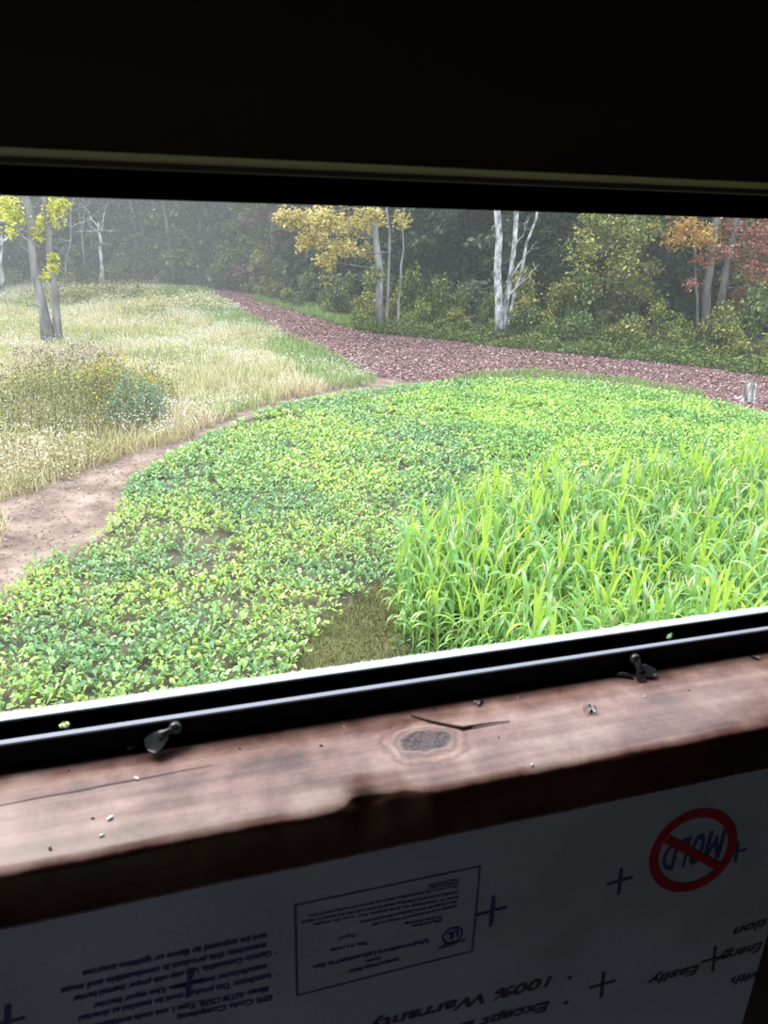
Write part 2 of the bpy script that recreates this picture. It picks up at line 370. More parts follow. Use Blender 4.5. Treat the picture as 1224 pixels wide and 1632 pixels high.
wpart('outer_flange', holed_wall(X0, X1, 3.6895, 3.7090, .4315, .4328, [(-.0672, 3.6990), (.3700, 3.6990)], .0036), M['black_frame'])
for hx in (-.0672, .3700):      # pale arc painted as daylight on the lower rim of each weep hole
    b = MB(); b.tube([(hx + math.cos(a) * .0031, .4334, 3.6990 + math.sin(a) * .0030) for a in [(-2.6 + .2 * k) for k in range(17)]], [.0004 + .0009 * math.sin(math.pi * k / 16) for k in range(17)], 8)
    wpart('lit_hole_rim', b, M['ledge'])
# pale weathered ledge with crumbly outer edge
v = []; f = []; n = 1450; rr = random.Random(3)
for i in range(n + 1):
    x = X0 + (X1 - X0) * i / n
    j = .0008 * noise.noise(Vector((x * 260, 0, 0))) * 1.6 + .0011 * rr.uniform(0, 1)
    k = .0012 * abs(noise.noise(Vector((x * 300, 3, 0))))
    v += [(x, .4312, 3.7080), (x, .4312, 3.7094), (x, .4360, 3.7096 + k * .4), (x, .4392, 3.7096 + k), (x, .4400 + j, 3.7088 + k), (x, .4400 + j, 3.7076)]
for i in range(n):
    for q in range(5): f.append((i * 6 + q, i * 6 + q + 1, i * 6 + q + 7, i * 6 + q + 6))
mb = MB(); mb.add(v, f); wpart('outer_ledge', mb, M['ledge'])
for xa, xb in ((X0, X0 + .02), (X1 - .02, X1)):
    b = MB(); b.box(xa, xb, .412, .4405, 3.69, 4.0175); wpart('side_jamb', b, M['black_frame'])
b = MB(); b.box(X0, X1, .418, .4405, 4.0020, 4.0175); wpart('head_rail', b, M['black_frame'])
b = MB()
b.box(X0, X1, .400, .418, 4.0150, 4.0172)
wpart('head_lip', b, M['head_metal'])

# ------------------------------------------------------------------ sill board
def build_sill():
    n = 700; v = []; f = []; x0, x1 = -.45, 1.0
    prof = [(.428, 3.650), (.428, SZ), (.40, SZ), (.36, SZ), (.3375, SZ), (.3335, SZ - .0007), (.3308, SZ - .0025), (.3300, SZ - .0055), (.3300, 3.666), (.3300, 3.6545), (.3315, 3.6505), (.335, 3.650)]
    K = len(prof)
    for i in range(n + 1):
        x = x0 + (x1 - x0) * i / n
        wv = .0011 * noise.noise(Vector((x * 22, 1.3, 0))) + .0005 * noise.noise(Vector((x * 90, 7, 0)))
        chip = math.exp(-((x - .100) / .012) ** 2) + .5 * math.exp(-((x - .122) / .010) ** 2)
        chip2 = .5 * math.exp(-((x - .262) / .02) ** 2)
        for q, (y, z) in enumerate(prof):
            if 4 <= q <= 7:
                y2 = y + wv + (.0070 * (chip) if q >= 5 else .002 * chip); z2 = z - (.0042 * chip + .0012 * chip2) * (1 if q >= 5 else .5) + wv * .3
            elif q >= 8: y2, z2 = y + wv * .6, z
            else: y2, z2 = y, z
            v.append((x, y2, z2))
    for i in range(n):
        for q in range(K):
            q2 = (q + 1) % K; f.append((i * K + q, i * K + q2, (i + 1) * K + q2, (i + 1) * K + q))
    f.append(tuple(range(K))[::-1]); f.append(tuple(n * K + q for q in range(K)))
    mb = MB(); mb.add(v, f); return mb
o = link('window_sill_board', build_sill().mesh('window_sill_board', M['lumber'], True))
tag(o, 'reddish brown lumber sill board with large dark knot, under the black window frame', 'sill board')

sill_o = o
v = []; f = []
for i in range(41):
    t_ = i / 40; p = Vector(G(-20 + 360 * t_, 1287 - 68 * t_ + .4 * math.sin(i * .5), SZ + .0002)); hw = .00045 * (.3 + math.sin(math.pi * min(1, t_ * 1.0 + .05)))
    v += [(p.x, p.y - hw, p.z), (p.x, p.y + hw, p.z)]
for i in range(40): f.append((2 * i, 2 * i + 2, 2 * i + 3, 2 * i + 1))
b = MB(); b.add(v, f); link('grain_crack', b.mesh('grain_crack', M['twig']), sill_o)
# dried stem on the sill
pts = [G(655, 1140, SZ + .0009), G(690, 1150, SZ + .0009), G(722, 1157, SZ + .0008), G(738, 1160, SZ + .0009), G(757, 1156, SZ + .0012), G(785, 1152, SZ + .001), G(812, 1149, SZ + .0007)]
b = MB(); b.tube(pts, [.0004, .0008, .0009, .0012, .0007, .0005, .0003], 6)
tag(link('dried_stem', b.mesh('dried_stem', M['twig'], True)), 'thin bent black dried stem lying on the sill just behind the knot', 'stem')

def fly(px, py, rot, label, name, sc=1.0):
    p = G(px, py, SZ); t = empty(name, p, rot); tag(t, label, 'insect', 'dead flies on the sill')
    b = MB(); b.ball((0, 0, .0016 * sc), (.0021 * sc, .0013 * sc, .0012 * sc)); b.ball((.0024 * sc, 0, .0017 * sc), (.0009 * sc, .001 * sc, .0009 * sc)); b.ball((-.0024 * sc, 0, .0014 * sc), (.0018 * sc, .0012 * sc, .0010 * sc))
    link('insect_body', b.mesh('insect_body', M['insect'], True), t)
    for s in (-1, 1):
        b = MB(); b.add([(0, .0006 * s * sc, .0026 * sc), (-.0045 * sc, .0032 * s * sc, .003 * sc), (-.0060 * sc, .0016 * s * sc, .0022 * sc), (-.003 * sc, .0002 * s * sc, .0026 * sc)], [(0, 1, 2, 3)])
        link('insect_wing', b.mesh('insect_wing', M['insect_wing']), t)
        b = MB()
        for q in (-1, 0, 1):
            b.tube([(q * .0011 * sc, .0010 * s * sc, .0012 * sc), (q * .0020 * sc, .0028 * s * sc, .0026 * sc), (q * .0026 * sc, .0042 * s * sc, .0002 * sc)], .00022 * sc, 5)
        link('insect_legs', b.mesh('insect_legs', M['insect']), t)
fly(765, 1121, .4, 'small black dead fly on the sill below the window frame, above the knot', 'dead_fly', .8)
fly(940, 1131, 1.2, 'black dead fly with a pale wing on the sill, below the right latch', 'dead_fly', 1.05)
fly(1201, 1049, 2.2, 'black dead fly at the far right end of the sill', 'dead_fly', .75)

flecks = [(218, 1240, .0022, 'pale bluish paint fleck on the sill below the left latch'),
          (176, 1303, .0026, 'pinkish wood chip on the sill beside a bright white crumb'),
          (162, 1331, .0020, 'bright white crumb near the left front edge of the sill'),
          (322, 1211, .0011, 'tiny white crumb on the sill, right of the left latch'),
          (848, 1218, .0018, 'white crumb near the front edge of the sill right of the knot'),
          (1028, 1110, .0013, 'white crumb on the sill below the right latch'),
          (825, 1112, .0010, 'tiny white crumb on the sill close under the frame'),
          (548, 1158, .0010, 'tiny white crumb on the sill left of the dried stem'),
          (1112, 1062, .0010, 'tiny white crumb on the sill between right latch and fly')]
for px, py, s, lb in flecks:
    p = G(px, py, SZ + s * .3); b = MB(); b.ball((0, 0, 0), (s * .8, s * .45, s * .3), 8, 5, .25)
    o = link('crumb', b.mesh('crumb', M['paint_fleck'], False), None, p, random.random() * 3)
    tag(o, lb, 'crumb', 'crumbs on the sill')
darks = [(80, 1352, .0018, 'dark speck at the left front edge of the sill'), (148, 1304, .0012, 'dark speck on the sill left of the pinkish chip'),
         (512, 1188, .0015, 'dark speck on the sill left of the knot'), (795, 1175, .0010, 'small dark speck on the sill right of the knot'),
         (382, 1193, .0013, 'dark speck on the sill midway between left latch and knot'), (1098, 1100, .0010, 'tiny dark speck on the sill right of the lower fly'),
         (110, 1228, .0013, 'dark speck on the sill left of the left latch')]
for px, py, s, lb in darks:
    p = G(px, py, SZ + s * .25); b = MB(); b.ball((0, 0, 0), (s * .8, s * .5, s * .28), 8, 5, .3)
    tag(link('dirt_speck', b.mesh('dirt_speck', M['twig']), None, p, random.random() * 3), lb, 'speck', 'dark specks on the sill')

# latches
def latch_base(px, py, label):
    p = W(px, py, .4112); t = empty('turn_latch', p); tag(t, label, 'latch', 'window latches')
    b = MB(); b.tube([(0, .001, 0), (0, -.003, 0), (0, -.0045, 0), (0, -.0054, 0)], [.0042, .0042, .0036, .0018], 20)
    link('pivot', b.mesh('pivot', M['black_plastic'], True), t); return t
def paddle(t, name, a, bb, wd, th, cup=0.0015):
    a = Vector(a); bb = Vector(bb); d = bb - a; L = d.length; d.normalize()
    s = d.cross(Vector((0, -.5, 1))).normalized(); nn = s.cross(d).normalized()
    v = []; f = []; rows = 9; cols = 7
    for side in (1, -1):
        for i in range(rows):
            u = i / (rows - 1); hw = wd * (.30 + .70 * math.sin(min(1, u * 1.15) * math.pi * .62)) * (1 if u < .86 else math.sqrt(max(0, 1 - ((u - .86) / .145) ** 2)))
            for j in range(cols):
                c = (j / (cols - 1) - .5) * 2
                v.append(a + d * (u * L) + s * (c * hw * .5) + nn * (side * th / 2 * (1 - c * c * .7) + cup * c * c * u))
    R = rows * cols
    for i in range(rows - 1):
        for j in range(cols - 1):
            q = (i * cols + j, i * cols + j + 1, (i + 1) * cols + j + 1, (i + 1) * cols + j)
            f.append(q); f.append(tuple(R + k for k in q[::-1]))
    b = MB(); b.add(v, f); o = link(name, b.mesh(name, M['black_plastic'], True), t); return o
t = latch_base(279, 1157, 'black plastic turn latch with broad paddle lever on the left of the window frame')
b = MB(); b.tube([(0, -.003, 0), (-.006, -.0045, -.001), (-.010, -.006, -.0025)], [.0028, .0026, .0024], 10, squash=.7); link('lever_arm', b.mesh('lever_arm', M['black_plastic'], True), t)
paddle(t, 'lever', (-.004, -.004, -.0005), (-.0170, -.0085, -.0075), .0125, .0024)
t = latch_base(1009, 1048, 'black plastic turn latch with two short wings on the right of the window frame')
b = MB(); b.tube([(0, -.002, 0), (.0015, -.006, -.004), (.002, -.009, -.007)], [.0032, .0030, .0026], 10); link('lever_arm', b.mesh('lever_arm', M['black_plastic'], True), t)
paddle(t, 'lever_wing', (.001, -.005, -.003), (.0130, -.011, -.0095), .0075, .0026)
paddle(t, 'lever_wing', (.001, -.006, -.004), (-.0005, -.014, -.0125), .0070, .0026)
def clip(px, py, rot, label, s=1):
    p = G(px, py, SZ); t = tag(empty('plastic_clip', p, rot), label, 'clip', 'black clips on the sill')
    b = MB(); b.tube([(-.006 * s, 0, .0016), (-.002 * s, .001, .0024), (.002 * s, .0004, .0022), (.0055 * s, -.001, .0012)], [.0010, .0019, .0017, .0008], 8); link('clip_body', b.mesh('clip_body', M['black_plastic'], True), t)
    b = MB(); b.tube([(-.001 * s, 0, .0020), (.0012 * s, .0035 * s, .0010)], [.0009, .0006], 6); link('clip_tab', b.mesh('clip_tab', M['black_plastic'], True), t)
clip(216, 1193, .4, 'small black plastic scrap on the sill at the foot of the left latch', .8)
clip(995, 1080, -.5, 'black plastic scrap on the sill at the foot of the right latch', 1.1)

# ------------------------------------------------------------------ foam insulation board with its print
BY = .37
sx0 = W(1200, 1570, BY)[0]
board = empty('insulation_board', (.15, BY, 3.1))
tag(board, 'white foam insulation board with upside-down blue printing, below the wooden sill', 'insulation board')
def bpart(name, me, parent=None):
    o = link(name, me, parent or board)
    if parent is None: o.matrix_parent_inverse = Matrix.Translation(-Vector(board.location))
    return o
b = MB(); b.box(-.45, sx0, BY, BY + .05, 2.55, 3.6495); bpart('foam_panel', b.mesh('foam_panel', M['foam']))
b = MB(); b.box(sx0, sx0 + .04, .333, .43, 2.5, 3.6495)
tag(link('wall_stud', bevel(link('tmp', b.mesh('wall_stud', M['dark_wood'])), .002).data), 'dark brown vertical wall stud at the right end of the foam board', 'stud')
bpy.data.objects.remove(bpy.data.objects['tmp'])
PY = BY - .0006
BOLD = .022
def glyphs(s, shear=0, bold=0):
    cu = bpy.data.curves.new('t', 'FONT'); cu.body = s; cu.size = 1; cu.shear = shear; cu.offset = bold + BOLD; cu.resolution_u = 3
    o = bpy.data.objects.new('t', cu); COL.objects.link(o)
    dg = bpy.context.evaluated_depsgraph_get(); dg.update()
    me = bpy.data.meshes.new_from_object(o.evaluated_get(dg))
    v = [tuple(q.co) for q in me.vertices]; f = [tuple(p.vertices) for p in me.polygons]
    bpy.data.objects.remove(o); bpy.data.curves.remove(cu); bpy.data.meshes.remove(me)
    return v, f
def text_line(mb, s, a, bb, hpx=None, shear=0, bold=0, xh=.35, hm=None):
    """upside-down line: starts at photo pixel a (its right end), ends at bb (left end); a and bb lie on the middle of the letters"""
    v, f = glyphs(s, shear, bold)
    xs = [q[0] for q in v]; lo, hi = min(xs), max(xs)
    A = Vector(W(a[0], a[1], PY)); B = Vector(W(bb[0], bb[1], PY))
    k = hm; out = []
    for q in v:
        u = (q[0] - lo) / (hi - lo); c = A.lerp(B, u)
        out.append((c.x, PY, c.z - (q[1] - xh) * k))
    mb.add(out, f)
def strokes(mb, pts, wd, closed=False):
    P = [Vector(W(p[0], p[1], PY)) for p in pts]
    if closed: P.append(P[0])
    for p, q in zip(P[:-1], P[1:]):
        d = (q - p).normalized(); s = Vector((-d.z, 0, d.x)) * wd / 2; e = d * wd / 2
        mb.add([p - e - s, p - e + s, q + e + s, q + e - s], [(0, 1, 2, 3)])
# certification label
lab = empty('certification_label'); lab.parent = board; lab.matrix_parent_inverse = Matrix.Translation(-Vector(board.location))
b = MB(); strokes(b, [(470, 1443), (765, 1381), (752, 1516), (473, 1587)], .0011, True); link('label_border', b.mesh('label_border', M['ink_blue']), lab)
b = MB()
for s, a, e, h, bo in [
    ('Evaluated by an accredited agency', (715, 1504), (505, 1544), 0, 0)][:0]: pass
L = [('Underwriters Laboratories Inc.', (683, 1500), (497, 1543), .0085, .03), ('Classified', (608, 1527), (582, 1533), .0060, .02),
     ('Insulated Foam Plastic', (636, 1529), (556, 1549), .0075, .03),
     ('File R11470', (585, 1503), (527, 1514), .0066, .01), ('Type I', (566, 1490), (540, 1496), .0066, .01),
     ('Surface Burning', (704, 1461), (645, 1473), .0058, .01), ('Characteristics', (705, 1467), (655, 1477), .0058, .01),
     ('Flame Spread 25 Smoke Developed 450 at four inches', (728, 1437), (573, 1471), .0056, .01), ('Installed in a thickness of 6 inches or less', (729, 1444), (592, 1475), .0056, .01),
     ('Certified as to surface burning characteristics only, see the listing for details', (730, 1422), (480, 1471), .0056, .01),
     ('This product was made under a follow up service and quality control plan', (731, 1412), (492, 1461), .0056, .01),
     ('and is marked at the plant for use in walls', (731, 1430), (500, 1474), .0054, .01),
     ('Keep dry and flat', (731, 1402), (682, 1412), .0056, .01), ('Limited quantity', (731, 1407), (685, 1416), .0056, .01)]
for s, a, e, h, bo in L: text_line(b, s, a, e, shear=.1, bold=bo, hm=h * .62)
link('label_lettering', b.mesh('label_lettering', M['ink_blue']), lab)
b = MB(); c = W(721, 1491, PY); rx, rz = .0072, .0072
def ringstroke(mb, c, r, wd, n=48, squ=1.0, tilt=0):
    v = []; f = []
    for k in range(n):
        an = 2 * math.pi * k / n
        for rr_ in (r - wd / 2, r + wd / 2):
            x, z = math.cos(an) * rr_, math.sin(an) * rr_ * squ
            v.append((c[0] + x * math.cos(tilt) - z * math.sin(tilt), PY, c[2] + x * math.sin(tilt) + z * math.cos(tilt)))
    for k in range(n): f.append((2 * k, 2 * k + 1, (2 * k + 3) % (2 * n), (2 * k + 2) % (2 * n)))
    mb.add(v, f)
ringstroke(b, c, .0074, .0013); 
text_line(b, 'UL', (731, 1486), (712, 1494), bold=.05, hm=.010)
text_line(b, 'CLASSIFIED', (741, 1498), (699, 1511), bold=.03, hm=.0045)
link('seal', b.mesh('seal', M['ink_blue']), lab)
# safety text block
b = MB()
B = [('EPS Code Compliant:', (434, 1590), (281, 1623)), ('Meets ASTM C578, Type I, see code evaluation report', (428, 1577), (100, 1648)),
     ('Installation: This product must be installed as directed', (432, 1556), (124, 1625)), ('manufacturer instructions. Use vapor barrier', (426, 1541), (147, 1605)),
     ('Caution: Combustible. Use only with proper thermal barrier', (432, 1520), (115, 1594)), ('materials; this product is combustible and must', (425, 1507), (96, 1581)),
     ('not be exposed to flame or ignition sources', (425, 1492), (131, 1553))]
for s, a, e in B: text_line(b, s, a, e, shear=.15, bold=.015, hm=.0072)
for p in [(443, 1583), (443, 1552), (441, 1519)]:
    q = W(p[0], p[1], PY); b.add([(q[0] + math.cos(k * .785) * .0008, PY, q[2] + math.sin(k * .785) * .0008) for k in range(8)], [tuple(range(8))])
bpart('safety_lettering', b.mesh('safety_lettering', M['ink_blue']))
# big feature text
for tx_, a_, e_, h_ in [('100% Warranty', (880, 1563), (580, 1640), .0155), ('Except Design', (876, 1603), (640, 1663), .0150), ('Easily', (1114, 1545), (1031, 1565), .0150),
                        ('Energy', (1215, 1508), (1140, 1530), .0150), ('tion', (1222, 1471), (1168, 1487), .0150), ('with', (1215, 1552), (1165, 1565), .0140)]:
    b = MB(); text_line(b, tx_, a_, e_, shear=.2, bold=.012, hm=h_); bpart('feature_lettering', b.mesh('feature_lettering', M['ink_black']))
for p in [(908, 1558), (902, 1598)]:
    b = MB(); q = W(p[0], p[1], PY); b.add([(q[0] + math.cos(k * .524) * .0024, PY, q[2] + math.sin(k * .524) * .0020) for k in range(12)], [tuple(range(12))])
    bpart('bullet_dot', b.mesh('bullet_dot', M['ink_black']))

for i, (cx_, cy_, r_, mt_) in enumerate([(301, 1567, 20, 'ink_blue'), (784, 1452, 22, 'ink_blue'), (988, 1404, 19, 'ink_blue'), (1174, 1358, 14, 'ink_blue'), (960, 1569, 19, 'ink_black'), (1138, 1528, 18, 'ink_black'), (10, 1630, 26, 'ink_blue')]):
    b = MB(); strokes(b, [(cx_ - r_, cy_ + r_ * .28), (cx_ + r_, cy_ - r_ * .28)], .0026); strokes(b, [(cx_ + 2, cy_ - r_), (cx_ - 2, cy_ + r_)], .0032)
    for q in range(4, 8): b.v[q] = (b.v[q][0], PY - .0001, b.v[q][2])
    bpart('alignment_cross', b.mesh('alignment_cross', M[mt_]))
# no-mold symbol
sym = empty('mold_symbol'); sym.parent = board; sym.matrix_parent_inverse = Matrix.Translation(-Vector(board.location))
def pring(mb, c, R, wd, n=64):
    # ring through measured outline of the mark
    tilt = math.radians(-40); v = []; f = []
    for k in range(n):
        an = 2 * math.pi * k / n
        for s in (1, (1 - wd)):
            x = math.cos(an) * R[0] * s; y = math.sin(an) * R[1] * s
            q = W(c[0] + x * math.cos(tilt) - y * math.sin(tilt), c[1] + x * math.sin(tilt) + y * math.cos(tilt), PY)
            v.append((q[0], PY, q[2]))
    for k in range(n): f.append((2 * k, 2 * k + 1, (2 * k + 3) % (2 * n), (2 * k + 2) % (2 * n)))
    mb.add(v, f)
b = MB(); A_ = Vector(W(1153, 1343, PY)); B_ = Vector(W(1056, 1368, PY))
def outline(mb, pts, u0, u1, holes=None):
    def P_(p): c = A_.lerp(B_, u0 + (u1 - u0) * p[0] + .02 * (p[1] - .5)); return (c.x, PY, c.z - (p[1] - .5) * .031)
    if holes is None: mb.add([P_(p) for p in pts], [tuple(range(len(pts)))]); return
    n = len(pts); mb.add([P_(p) for p in pts] + [P_(p) for p in holes], [(k, (k + 1) % n, n + (k + 1) % n, n + k) for k in range(n)])
outline(b, [(0, 0), (0, 1), (.24, 1), (.5, .5), (.76, 1), (1, 1), (1, 0), (.76, 0), (.76, .58), (.5, .12), (.24, .58), (.24, 0)], 0, .30)
ov = lambda ax, ay: [(.5 + ax * math.cos(k * math.pi / 14) , .5 + ay * math.sin(k * math.pi / 14)) for k in range(28)]
outline(b, ov(.5, .5), .33, .55, ov(.22, .33))
outline(b, [(0, 0), (0, 1), (.32, 1), (.32, .2), (1, .2), (1, 0)], .585, .74)
dv = lambda x0, ax, ay: [(x0, .5 - ay)] + [(x0 + ax * math.cos(q), .5 + ay * math.sin(q)) for q in [(-math.pi / 2 + .001 + math.pi * k / 16) for k in range(17)]] + [(x0, .5 + ay)]
outline(b, dv(0, 1.0, .5), .775, 1.0, dv(.26, .46, .31))
link('mold_lettering', b.mesh('mold_lettering', M['ink_blue']), sym)
b = MB(); pring(b, (1104, 1355), (78, 57), .21); b2 = len(b.v)
P = [Vector(W(x, y, PY)) for x, y in ((1062, 1337), (1143, 1380))]; d = (P[1] - P[0]).normalized(); s = Vector((-d.z, 0, d.x)) * .0036
b.add([P[0] - s, P[0] + s, P[1] + s, P[1] - s], [(0, 1, 2, 3)])
b.v = [(x, PY - .0003, z) for x, y, z in b.v]
link('prohibition_ring', b.mesh('prohibition_ring', M['ink_red']), sym)

# ------------------------------------------------------------------ ground
def poly_sheet(name, pts, z, mt, hump=0, step=None):
    me = bpy.data.meshes.new(name); bm = bmesh.new()
    vs = [bm.verts.new((p[0], p[1], z)) for p in pts]; bm.faces.new(vs); bmesh.ops.triangulate(bm, faces=bm.faces[:])
    bmesh.ops.recalc_face_normals(bm, faces=bm.faces[:])
    bm.to_mesh(me); bm.free(); me.materials.append(mt); return struct(name, me)
def smooth_poly(pts, n=8, jit=.0):
    out = []; N = len(pts)
    for i in range(N):
        p0, p1, p2, p3 = [np.array(pts[(i + k - 1) % N][:2]) for k in range(4)]
        for k in range(n):
            t = k / n
            q = .5 * ((2 * p1) + (-p0 + p2) * t + (2 * p0 - 5 * p1 + 4 * p2 - p3) * t * t + (-p0 + 3 * p1 - 3 * p2 + p3) * t ** 3)
            out.append(tuple(q + np.array([noise.noise(Vector((q[0] * 2, q[1] * 2, 1))), noise.noise(Vector((q[0] * 2, q[1] * 2, 5)))]) * jit))
    return out
GP = lambda L: [G(x, y)[:2] for x, y in L]
b = MB(); b.add([(-90, -30, 0), (110, -30, 0), (110, 130, 0), (-90, 130, 0)], [(0, 1, 2, 3)]); struct('ground', b.mesh('ground', M['forest_floor']))
meadow_px = [(0, 806), (60, 786), (130, 757), (215, 728), (300, 702), (360, 672), (440, 645), (520, 627), (600, 612), (575, 590), (520, 566), (470, 545), (430, 522), (380, 498), (345, 475), (320, 463)]
meadow = GP(meadow_px) + [(-3, 44), (-15, 46), (-45, 44), (-45, 8), (-6, 8)]
poly_sheet('meadow_ground', smooth_poly(meadow, 4, .05), .012, M['meadow_ground'])
dirt = GP([(0, 790), (60, 765), (130, 735), (215, 706), (300, 680), (360, 655), (440, 632), (520, 615), (600, 600), (680, 600), (740, 612), (600, 650), (450, 680), (360, 720), (280, 790), (240, 860), (150, 930), (0, 1010)]) + [(-6, 6.5), (-9, 9)]
poly_sheet('dirt_strip', smooth_poly(dirt, 4, .05), .020, M['red_soil'])
path = GP([(320, 462), (345, 478), (400, 505), (450, 530), (500, 556), (560, 583), (610, 604), (680, 612), (760, 604), (900, 612), (1060, 636), (1224, 668), (1500, 740), (1500, 640), (1224, 603), (1100, 586), (950, 571), (800, 556), (690, 543), (600, 534), (540, 521), (480, 500), (420, 477), (390, 466)])
poly_sheet('leafy_path', smooth_poly(path, 4, .06), .030, M['litter_ground'])
plot = GP([(0, 962), (60, 905), (120, 885), (180, 835), (205, 775), (270, 735), (340, 695), (440, 655), (560, 632), (700, 617), (850, 610), (1000, 622), (1120, 642), (1224, 668), (1500, 735)]) + [(20, 8), (12, 3), (-3, 3), (-3, 6.5)]
plot_s = smooth_poly(plot, 4, .05)
poly_sheet('plot_soil', plot_s, .026, M['plot_soil'])
turf = GP([(475, 1085), (490, 1035), (525, 990), (575, 955), (610, 930), (635, 960), (642, 1060), (600, 1110), (475, 1110)])
poly_sheet('turf_patch', smooth_poly(turf, 4, .06), .034, M['short_turf'])

def inside(poly, x, y):
    """vectorised point in polygon"""
    c = np.zeros(len(x), bool); P = poly; j = len(P) - 1
    for i in range(len(P)):
        xi, yi = P[i][0], P[i][1]; xj, yj = P[j][0], P[j][1]
        k = ((yi > y) != (yj > y)) & (x < (xj - xi) * (y - yi) / ((yj - yi) or 1e-9) + xi)
        c ^= k; j = i
    return c
def pix(x, y, z=0.0):
    """photo pixel of ground points (vectorised), used to fill only what the photo could see"""
    d = np.stack([x, y, np.full_like(x, z - H)], 1) @ RM
    return CX + F * d[:, 0] / d[:, 2], CY - F * d[:, 1] / d[:, 2]
def in_view(x, y, z=0.0, pad=150):
    u, v = pix(x, y, z); return (u > -pad) & (u < 1224 + pad) & (v < 1900) & (y > 2.4)

RS = np.random.RandomState(11)
def rots(yaw, pitch, roll, sc):
    """N rotation*scale: roll about the leaf's axis y, then pitch up about x, then yaw about z"""
    cy, sy = np.cos(yaw), np.sin(yaw); cp, sp = np.cos(pitch), np.sin(pitch); cr_, sr = np.cos(roll), np.sin(roll)
    N = len(yaw); Z = np.zeros(N); O = np.ones(N)
    Ry = np.stack([cr_, Z, sr, Z, O, Z, -sr, Z, cr_], 1).reshape(N, 3, 3)
    Rx = np.stack([O, Z, Z, Z, cp, -sp, Z, sp, cp], 1).reshape(N, 3, 3)
    Rz = np.stack([cy, -sy, Z, sy, cy, Z, Z, Z, O], 1).reshape(N, 3, 3)
    s = np.asarray(sc); s = s if s.ndim == 2 else np.repeat(s[:, None], 3, 1)
    return np.einsum('nij,njk,nkl->nil', Rz, Rx, Ry) * s[:, None, :]
# templates point along +y, unit long
T_DIAMOND = ([(0, 0, 0), (.32, .45, .06), (0, 1, -.02), (-.32, .45, .06)], [(0, 1, 2), (0, 2, 3)])
T_ROUND = ([(0, 0, 0), (0, .28, -.03), (.20, .42, .05), (0, .55, -.02), (-.20, .42, .05), (.31, .68, .10), (0, .78, .02), (-.31, .68, .10), (.18, .93, .06), (-.18, .93, .06), (0, 1, 0)],
           [(0, 1, 2), (0, 4, 1), (1, 3, 2), (1, 4, 3), (2, 3, 6, 5), (4, 7, 6, 3), (5, 6, 10, 8), (7, 9, 10, 6)])
T_BLADE = ([(-.5, 0, 0), (.5, 0, 0), (.42, .45, 0), (-.42, .45, 0), (.25, .8, -.10), (-.25, .8, -.10), (0, 1, -.26)], [(0, 1, 2, 3), (3, 2, 4, 5), (5, 4, 6)])

def leaf_cloud(name, centers, size, mt, flat=.5, tmpl=T_DIAMOND, rs=RS, vary=.35):
    N = len(centers)
    R = rots(rs.uniform(0, 6.283, N), rs.uniform(-1.3, .7, N) * (1 - flat * .4), rs.uniform(-1.2, 1.2, N), size * rs.uniform(1 - vary, 1 + vary, N))
    v, f, s = rep(tmpl[0], tmpl[1], R, centers); return mesh_np(name, v, f, s, mt)

# ------------------------------------------------------------------ broad-leaved forage plants
def forage_mats(px, py, size, hz, rs, nl):
    """leaves of upright rosettes at px,py"""
    N = len(px); yaw = rs.uniform(0, 6.283, (N, nl)); base = rs.uniform(.35, 1.25, (N, nl))
    sc = size[:, None] * rs.uniform(.7, 1.15, (N, nl))
    h = hz[:, None] * rs.uniform(.15, 1.0, (N, nl)); rad = rs.uniform(0, .055, (N, nl))
    pos = np.stack([px[:, None] + -np.sin(yaw) * rad, py[:, None] + np.cos(yaw) * rad, .04 + h], 2).reshape(-1, 3)
    R = rots(yaw.ravel(), base.ravel() - .25, rs.uniform(-.4, .4, N * nl), sc.ravel()); return R, pos
def scatter(n, x0, x1, y0, y1, rs=RS): return rs.uniform(x0, x1, n), rs.uniform(y0, y1, n)
corn_poly = [(2.15, 6.05), (2.3, 6.9), (2.75, 7.6), (3.9, 8.15), (5.7, 8.35), (8.1, 8.9), (12.5, 9.6), (13, 4.6), (2.9, 4.6)]
clover_poly = GP([(640, 640), (720, 622), (850, 615), (1000, 628), (1120, 648), (1224, 672), (1500, 740), (1500, 860), (1224, 760), (1000, 735), (860, 740), (780, 745), (760, 700), (700, 665)])
# jittered grid over the plot
gs = .093
gx, gy = np.meshgrid(np.arange(-4, 22, gs), np.arange(3.0, 20, gs)); gx = gx.ravel(); gy = gy.ravel()
gx = gx + RS.uniform(-.06, .06, len(gx)); gy = gy + RS.uniform(-.06, .06, len(gy))
keep = inside(plot_s, gx, gy) & ~inside(turf, gx + RS.normal(0, .07, len(gx)), gy + RS.normal(0, .07, len(gx))) & in_view(gx, gy) & ~(inside(corn_poly, gx, gy) & (RS.rand(len(gx)) < .6))
gapn = np.array([noise.noise(Vector((a * .9, c * .9, 3))) for a, c in zip(gx, gy)])
edge = np.array([noise.noise(Vector((a * 3, c * 3, 9))) for a, c in zip(gx, gy)])
gapt = .30 - .25 * (np.hypot(gx + .6, gy - 9.6) < 1.5)   # thin stand near the upper left corner of the plot
keep &= (gapn * .7 + edge * .3 < gapt) | (RS.rand(len(gx)) < .4)
gx, gy = gx[keep], gy[keep]
clv = inside(clover_poly, gx + RS.normal(0, .35, len(gx)), gy + RS.normal(0, .35, len(gx)))
fx, fy = gx[~clv], gy[~clv]
u, v_ = pix(fx, fy, .1); infr = (u > 0) & (u < 1224) & (v_ < 1135 - .136 * u) & ~inside(corn_poly, fx, fy)
d2 = np.where(infr, np.hypot(fx, fy), 1e9); order = np.argsort(d2)
ind = order[:300]; rest = np.setdiff1d(np.arange(len(fx)), ind)
